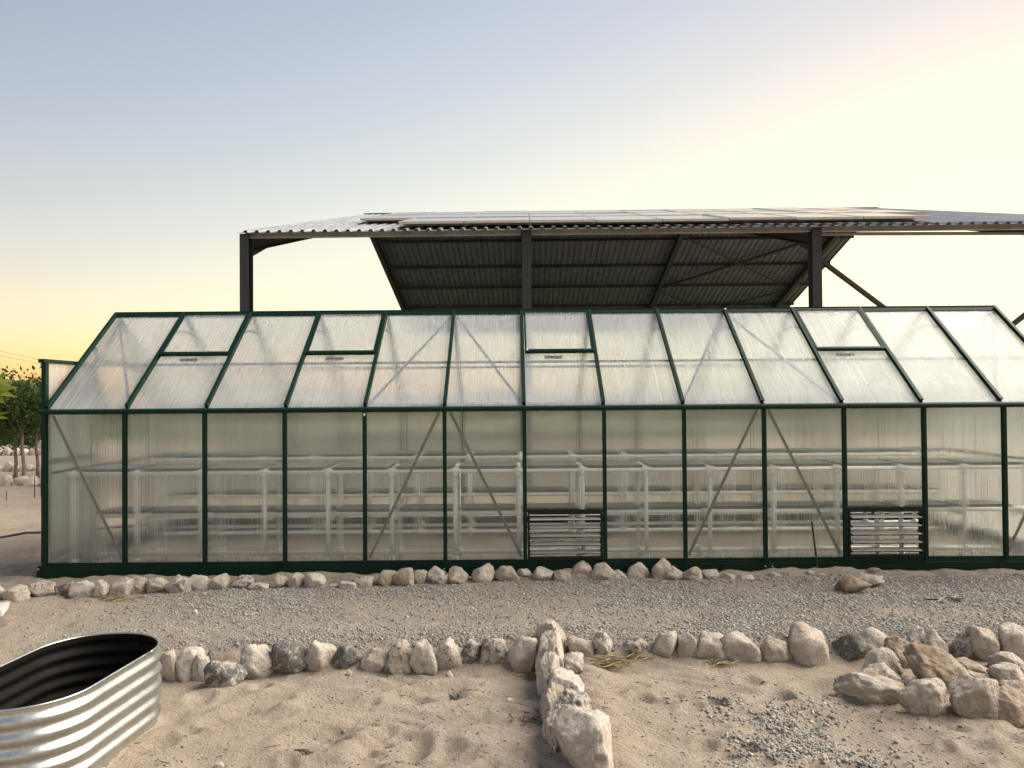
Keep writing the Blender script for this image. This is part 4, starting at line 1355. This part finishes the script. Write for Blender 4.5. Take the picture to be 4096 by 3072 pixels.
def bush(name, label, x, y, rx, ry, h, n, seed, mat=None, lsize=0.12, group=None):
    r = np.random.default_rng(seed)
    t = thing(name, label, 'bush', (x, y, gz(x, y)), 0, group)
    m = MB()
    for k in range(7):
        a = r.uniform(0, 6.28)
        e = Vector((math.cos(a) * rx * 0.6, math.sin(a) * ry * 0.6, h * r.uniform(0.4, 0.85)))
        m.tube([(0, 0, -0.05), e * 0.5 + Vector((0, 0, 0.08)), e], [0.03 * h, 0.02 * h, 0.006], 5)
    m.obj('stem', M_BARK, t)
    cl = r.normal(0, 1, (16, 3)) * np.array([rx * 0.5, ry * 0.5, 0]) + np.stack([np.zeros(16), np.zeros(16), r.uniform(0.25, 0.85, 16) * h], 1)
    C = cl[r.integers(0, 16, n)] + r.normal(0, 1, (n, 3)) * np.array([rx * 0.28, ry * 0.28, h * 0.13])
    C[:, 2] = np.clip(C[:, 2], 0.02, None)
    V, F = leaf_arrays(C, r.normal(0, 1, (n, 3)), r.uniform(0.5, 1.2, n) * lsize, seed + 1, 0.5)
    link('foliage', bulk('foliage', V, F, mat or M_LEAF), t)
bush('dark_bush', 'tall dark bush behind the young trees by the greenhouse corner', -16.6, 29.5, 1.5, 1.2, 2.3, 2600, 31, None, 0.22)
bush('dark_bush', 'tall dark bush further left behind the young trees', -19.6, 30.5, 1.8, 1.2, 2.0, 2600, 32, None, 0.22)
bush('green_shrub', 'low green shrub behind the white stones next to the greenhouse', -12.9, 22.2, 0.8, 0.6, 0.75, 1500, 33, None, 0.10)
bush('green_shrub', 'low green shrub behind the middle tree trunk', -14.0, 22.6, 0.7, 0.6, 0.6, 1300, 34, None, 0.10)

def scrub():
    r = np.random.default_rng(101)
    Cs, Ds, Ss = [], [], []
    for k in range(190):
        x = r.uniform(-42, 46)
        y = r.uniform(42, 75)
        h = r.uniform(0.7, 2.0) if y > 50 else r.uniform(0.35, 1.0)
        if abs(x) < 12 and y < 48:
            h *= 0.5
        w = h * r.uniform(0.8, 1.5)
        n = 150
        C = np.stack([x + r.normal(0, w * 0.5, n), y + r.normal(0, w * 0.5, n), np.abs(r.normal(0.5, 0.24, n)) * h + gz(x, y)], 1)
        Cs.append(C); Ds.append(r.normal(0, 1, (n, 3))); Ss.append(np.full(n, 0.34) * r.uniform(0.6, 1.2, n))
    V, F = leaf_arrays(np.concatenate(Cs), np.concatenate(Ds), np.concatenate(Ss), 5, 0.6)
    o = link('scrub', bulk('scrub', V, F, M_SCRUB))
    o['kind'] = 'stuff'
    tag(o, 'distant olive green scrub behind the greenhouse', 'scrub')
scrub()

# leafy shrub whose leaves reach in at the left edge
def palm_leaf(r):
    """lobed leaf, 5 pointed fingers, in local XY pointing along +X"""
    V, F = [], []
    for k, a in enumerate((-1.15, -0.6, 0.0, 0.6, 1.15)):
        L = (0.085, 0.12, 0.14, 0.12, 0.085)[k] * r.uniform(0.9, 1.1)
        c, s = math.cos(a), math.sin(a)
        b = len(V)
        for u, w, z in ((0.0, 0.0, 0.0), (0.35, 0.17, 0.05), (0.62, 0.13, 0.03), (1.0, 0.0, -0.10), (0.62, -0.13, 0.03), (0.35, -0.17, 0.05), (0.5, 0.0, 0.0)):
            V.append((L * (u * c - w * s), L * (u * s + w * c), L * z))
        F += [(b, b + 1, b + 6), (b + 1, b + 2, b + 6), (b + 2, b + 3, b + 6), (b + 3, b + 4, b + 6), (b + 4, b + 5, b + 6), (b + 5, b, b + 6)]
    return mesh('leaf', V, F, True)
def edge_shrub():
    r = random.Random(9)
    base = Vector((-3.64, 4.9, gz(-3.64, 4.9)))
    t = thing('leafy_shrub', 'yellow-green lobed leaves of a shrub reaching in at the left edge', 'shrub', base)
    st = MB().tube([(0, 0, -0.05), (0.02, 0.02, 0.7), (0.06, 0.0, 1.25), (0.10, 0.02, 1.62)], [0.022, 0.018, 0.013, 0.006], 8).obj('stem', M_BARK, t, True)
    spots = [(0.470, 0.0, 1.475, 0.1), (0.430, 0.05, 1.515, 0.5), (0.36, 0.1, 1.52, 0.3), (0.425, 0.02, 1.30, -0.3), (0.38, -0.05, 1.335, 0.2), (0.36, 0.05, 1.42, -0.1), (0.24, 0.1, 1.55, 0.8), (0.20, -0.1, 1.6, 1.6), (0.05, 0.1, 1.68, 2.4), (-0.1, 0.0, 1.5, 3.0), (0.28, -0.12, 1.38, -0.6), (-0.12, 0.1, 1.3, 2.7)]
    for (x, y, z, a) in spots:
        me = palm_leaf(r)
        o = link('leaf', me, t, M_LEAF2, (x, y, z))
        o.rotation_euler = (r.uniform(0.6, 1.3), r.uniform(-0.3, 0.3), a)
        j = Vector((0.06, 0.0, 1.25)).lerp(Vector((0.10, 0.02, 1.62)), r.random())
        MB().tube([j, (j + Vector((x, y, z))) / 2 + Vector((0, 0, 0.03)), (x, y, z)], [0.004, 0.003, 0.002], 5).obj('leaf_stalk', M_LEAF2, t, True)
edge_shrub()

def weed():
    r = random.Random(4)
    x, y = -0.30, 4.19
    t = thing('small_weed', 'small sparse green weed growing in the near sand', 'weed', (x, y, gz(x, y)))
    m, V, D = MB(), [], []
    for k in range(14):
        a = r.uniform(0, 6.28)
        e = Vector((math.cos(a) * r.uniform(0.03, 0.07), math.sin(a) * 0.04, r.uniform(0.02, 0.055)))
        m.tube([(0, 0, -0.01), e * 0.5 + Vector((0, 0, 0.008)), e], [0.0014, 0.0011, 0.0006], 4)
        for q in range(9):
            V.append((e * r.uniform(0.4, 1.0))[:])
            D.append((r.gauss(0, 1), r.gauss(0, 1), r.gauss(0.4, 0.6)))
    m.obj('stem', M_TWIG, t)
    Va, Fa = leaf_arrays(np.array(V), np.array(D), np.full(len(V), 0.011), 6)
    link('foliage', bulk('foliage', Va, Fa, M_SCRUB), t)
weed()

# ------------------------------------------------------------------ white stones far left
r_ = random.Random(88)
for nm, y, xs, w0, words in (('a', 12.85, [-8.30, -8.12, -7.90, -7.68, -7.49, -7.28, -7.08], 0.19, 'nearest stone row behind the left stakes'),
                             ('b', 15.5, [-9.95, -9.78, -9.63, -9.47, -9.33, -9.17, -9.02, -8.86, -8.70], 0.16, 'middle white stone row behind the trunks'),
                             ('c', 19.9, [-12.75, -12.53, -12.32, -12.10, -11.88, -11.68, -11.45, -11.22], 0.23, 'farthest white stone row behind the trunks')):
    for i, x in enumerate(xs):
        w = w0 * r_.uniform(0.85, 1.15)
        yy = y + r_.uniform(-0.06, 0.06)
        z = gz(x, yy)
        put_rock('stone', 700 + ord(nm) * 20 + i, x, yy, z - 0.02, z + w * r_.uniform(0.6, 0.9), w * 1.1, 0.12, 0.12, 'white stone, %s from the left in the %s' % (ORD[i], words), 'stone', 'white stone rows far left', sub=3)
for i in range(4):
    x, y = -11.9 + i * 0.24, 20.25
    put_rock('stone', 960 + i, x, y, gz(x, y) + 0.08, gz(x, y) + 0.36, 0.24, 0.1, 0.1, 'white stone, %s from left piled behind the farthest stone row' % ORD[i], 'stone', 'white stone rows far left', sub=3)
n_ = MB()
rr = random.Random(2)
NV, NF = [], []
for j in range(9):
    for i in range(13):
        NV.append((i * 0.11, 0.25 * math.sin(i * 0.9 + j) * 0.3 + j * 0.05, max(0.0, 0.55 * math.exp(-((i - 6) / 4.0) ** 2 - ((j - 4) / 3.0) ** 2) + 0.06 * rr.random())))
for j in range(8):
    for i in range(12):
        NF.append((j * 13 + i, j * 13 + i + 1, (j + 1) * 13 + i + 1, (j + 1) * 13 + i))
tag(link('shade_net', mesh('shade_net', NV, NF, True), None, M_NET, (-14.9, 22.8, gz(-14.9, 22.8))), 'crumpled teal shade net lying behind the young trees', 'net')

# ------------------------------------------------------------------ power line far left
PA, PB = Vector((-50, 70, -0.5)), Vector((-81, 200, -0.5))
def pole(p, h, label):
    t = thing('utility_pole', label, 'pole', p)
    MB().tube([(0, 0, 0), (0, 0, h)], [0.14, 0.10], 10).obj('mast', M_WOOD, t)
    MB().box((0, 0, h - 0.4), (1.8, 0.12, 0.12)).obj('cross_arm', M_WOOD, t)
    for x in (-0.8, 0.0, 0.8):
        MB().tube([(x, 0, h - 0.34), (x, 0, h - 0.18)], 0.05, 8).obj('insulator', M_PVC, t)
pole(PA, 7.8, 'wooden power pole outside the left edge carrying the wires')
pole(PB, 7.2, 'distant wooden power pole behind the greenhouse roof')
for k, (dx, dz, nm) in enumerate(((-0.8, 0.0, 'top'), (0.0, -0.75, 'middle'), (0.8, -0.95, 'lowest'))):
    a = PA + Vector((dx, 0, 7.65 + dz * 0.9))
    b = PB + Vector((dx, 0, 7.05 + dz * 0.5))
    pts = [a.lerp(b, i / 24) + Vector((0, 0, -1.2 * 4 * (i / 24) * (1 - i / 24))) for i in range(25)]
    m = MB().tube(pts, 0.016, 5)
    v = [Vector(q) - a for q in m.v]
    tag(link('power_wire', mesh('power_wire', v, m.f), None, M_HOSE, a), '%s of three thin power wires crossing the sky at left' % nm, 'wire', 'power wires at left')
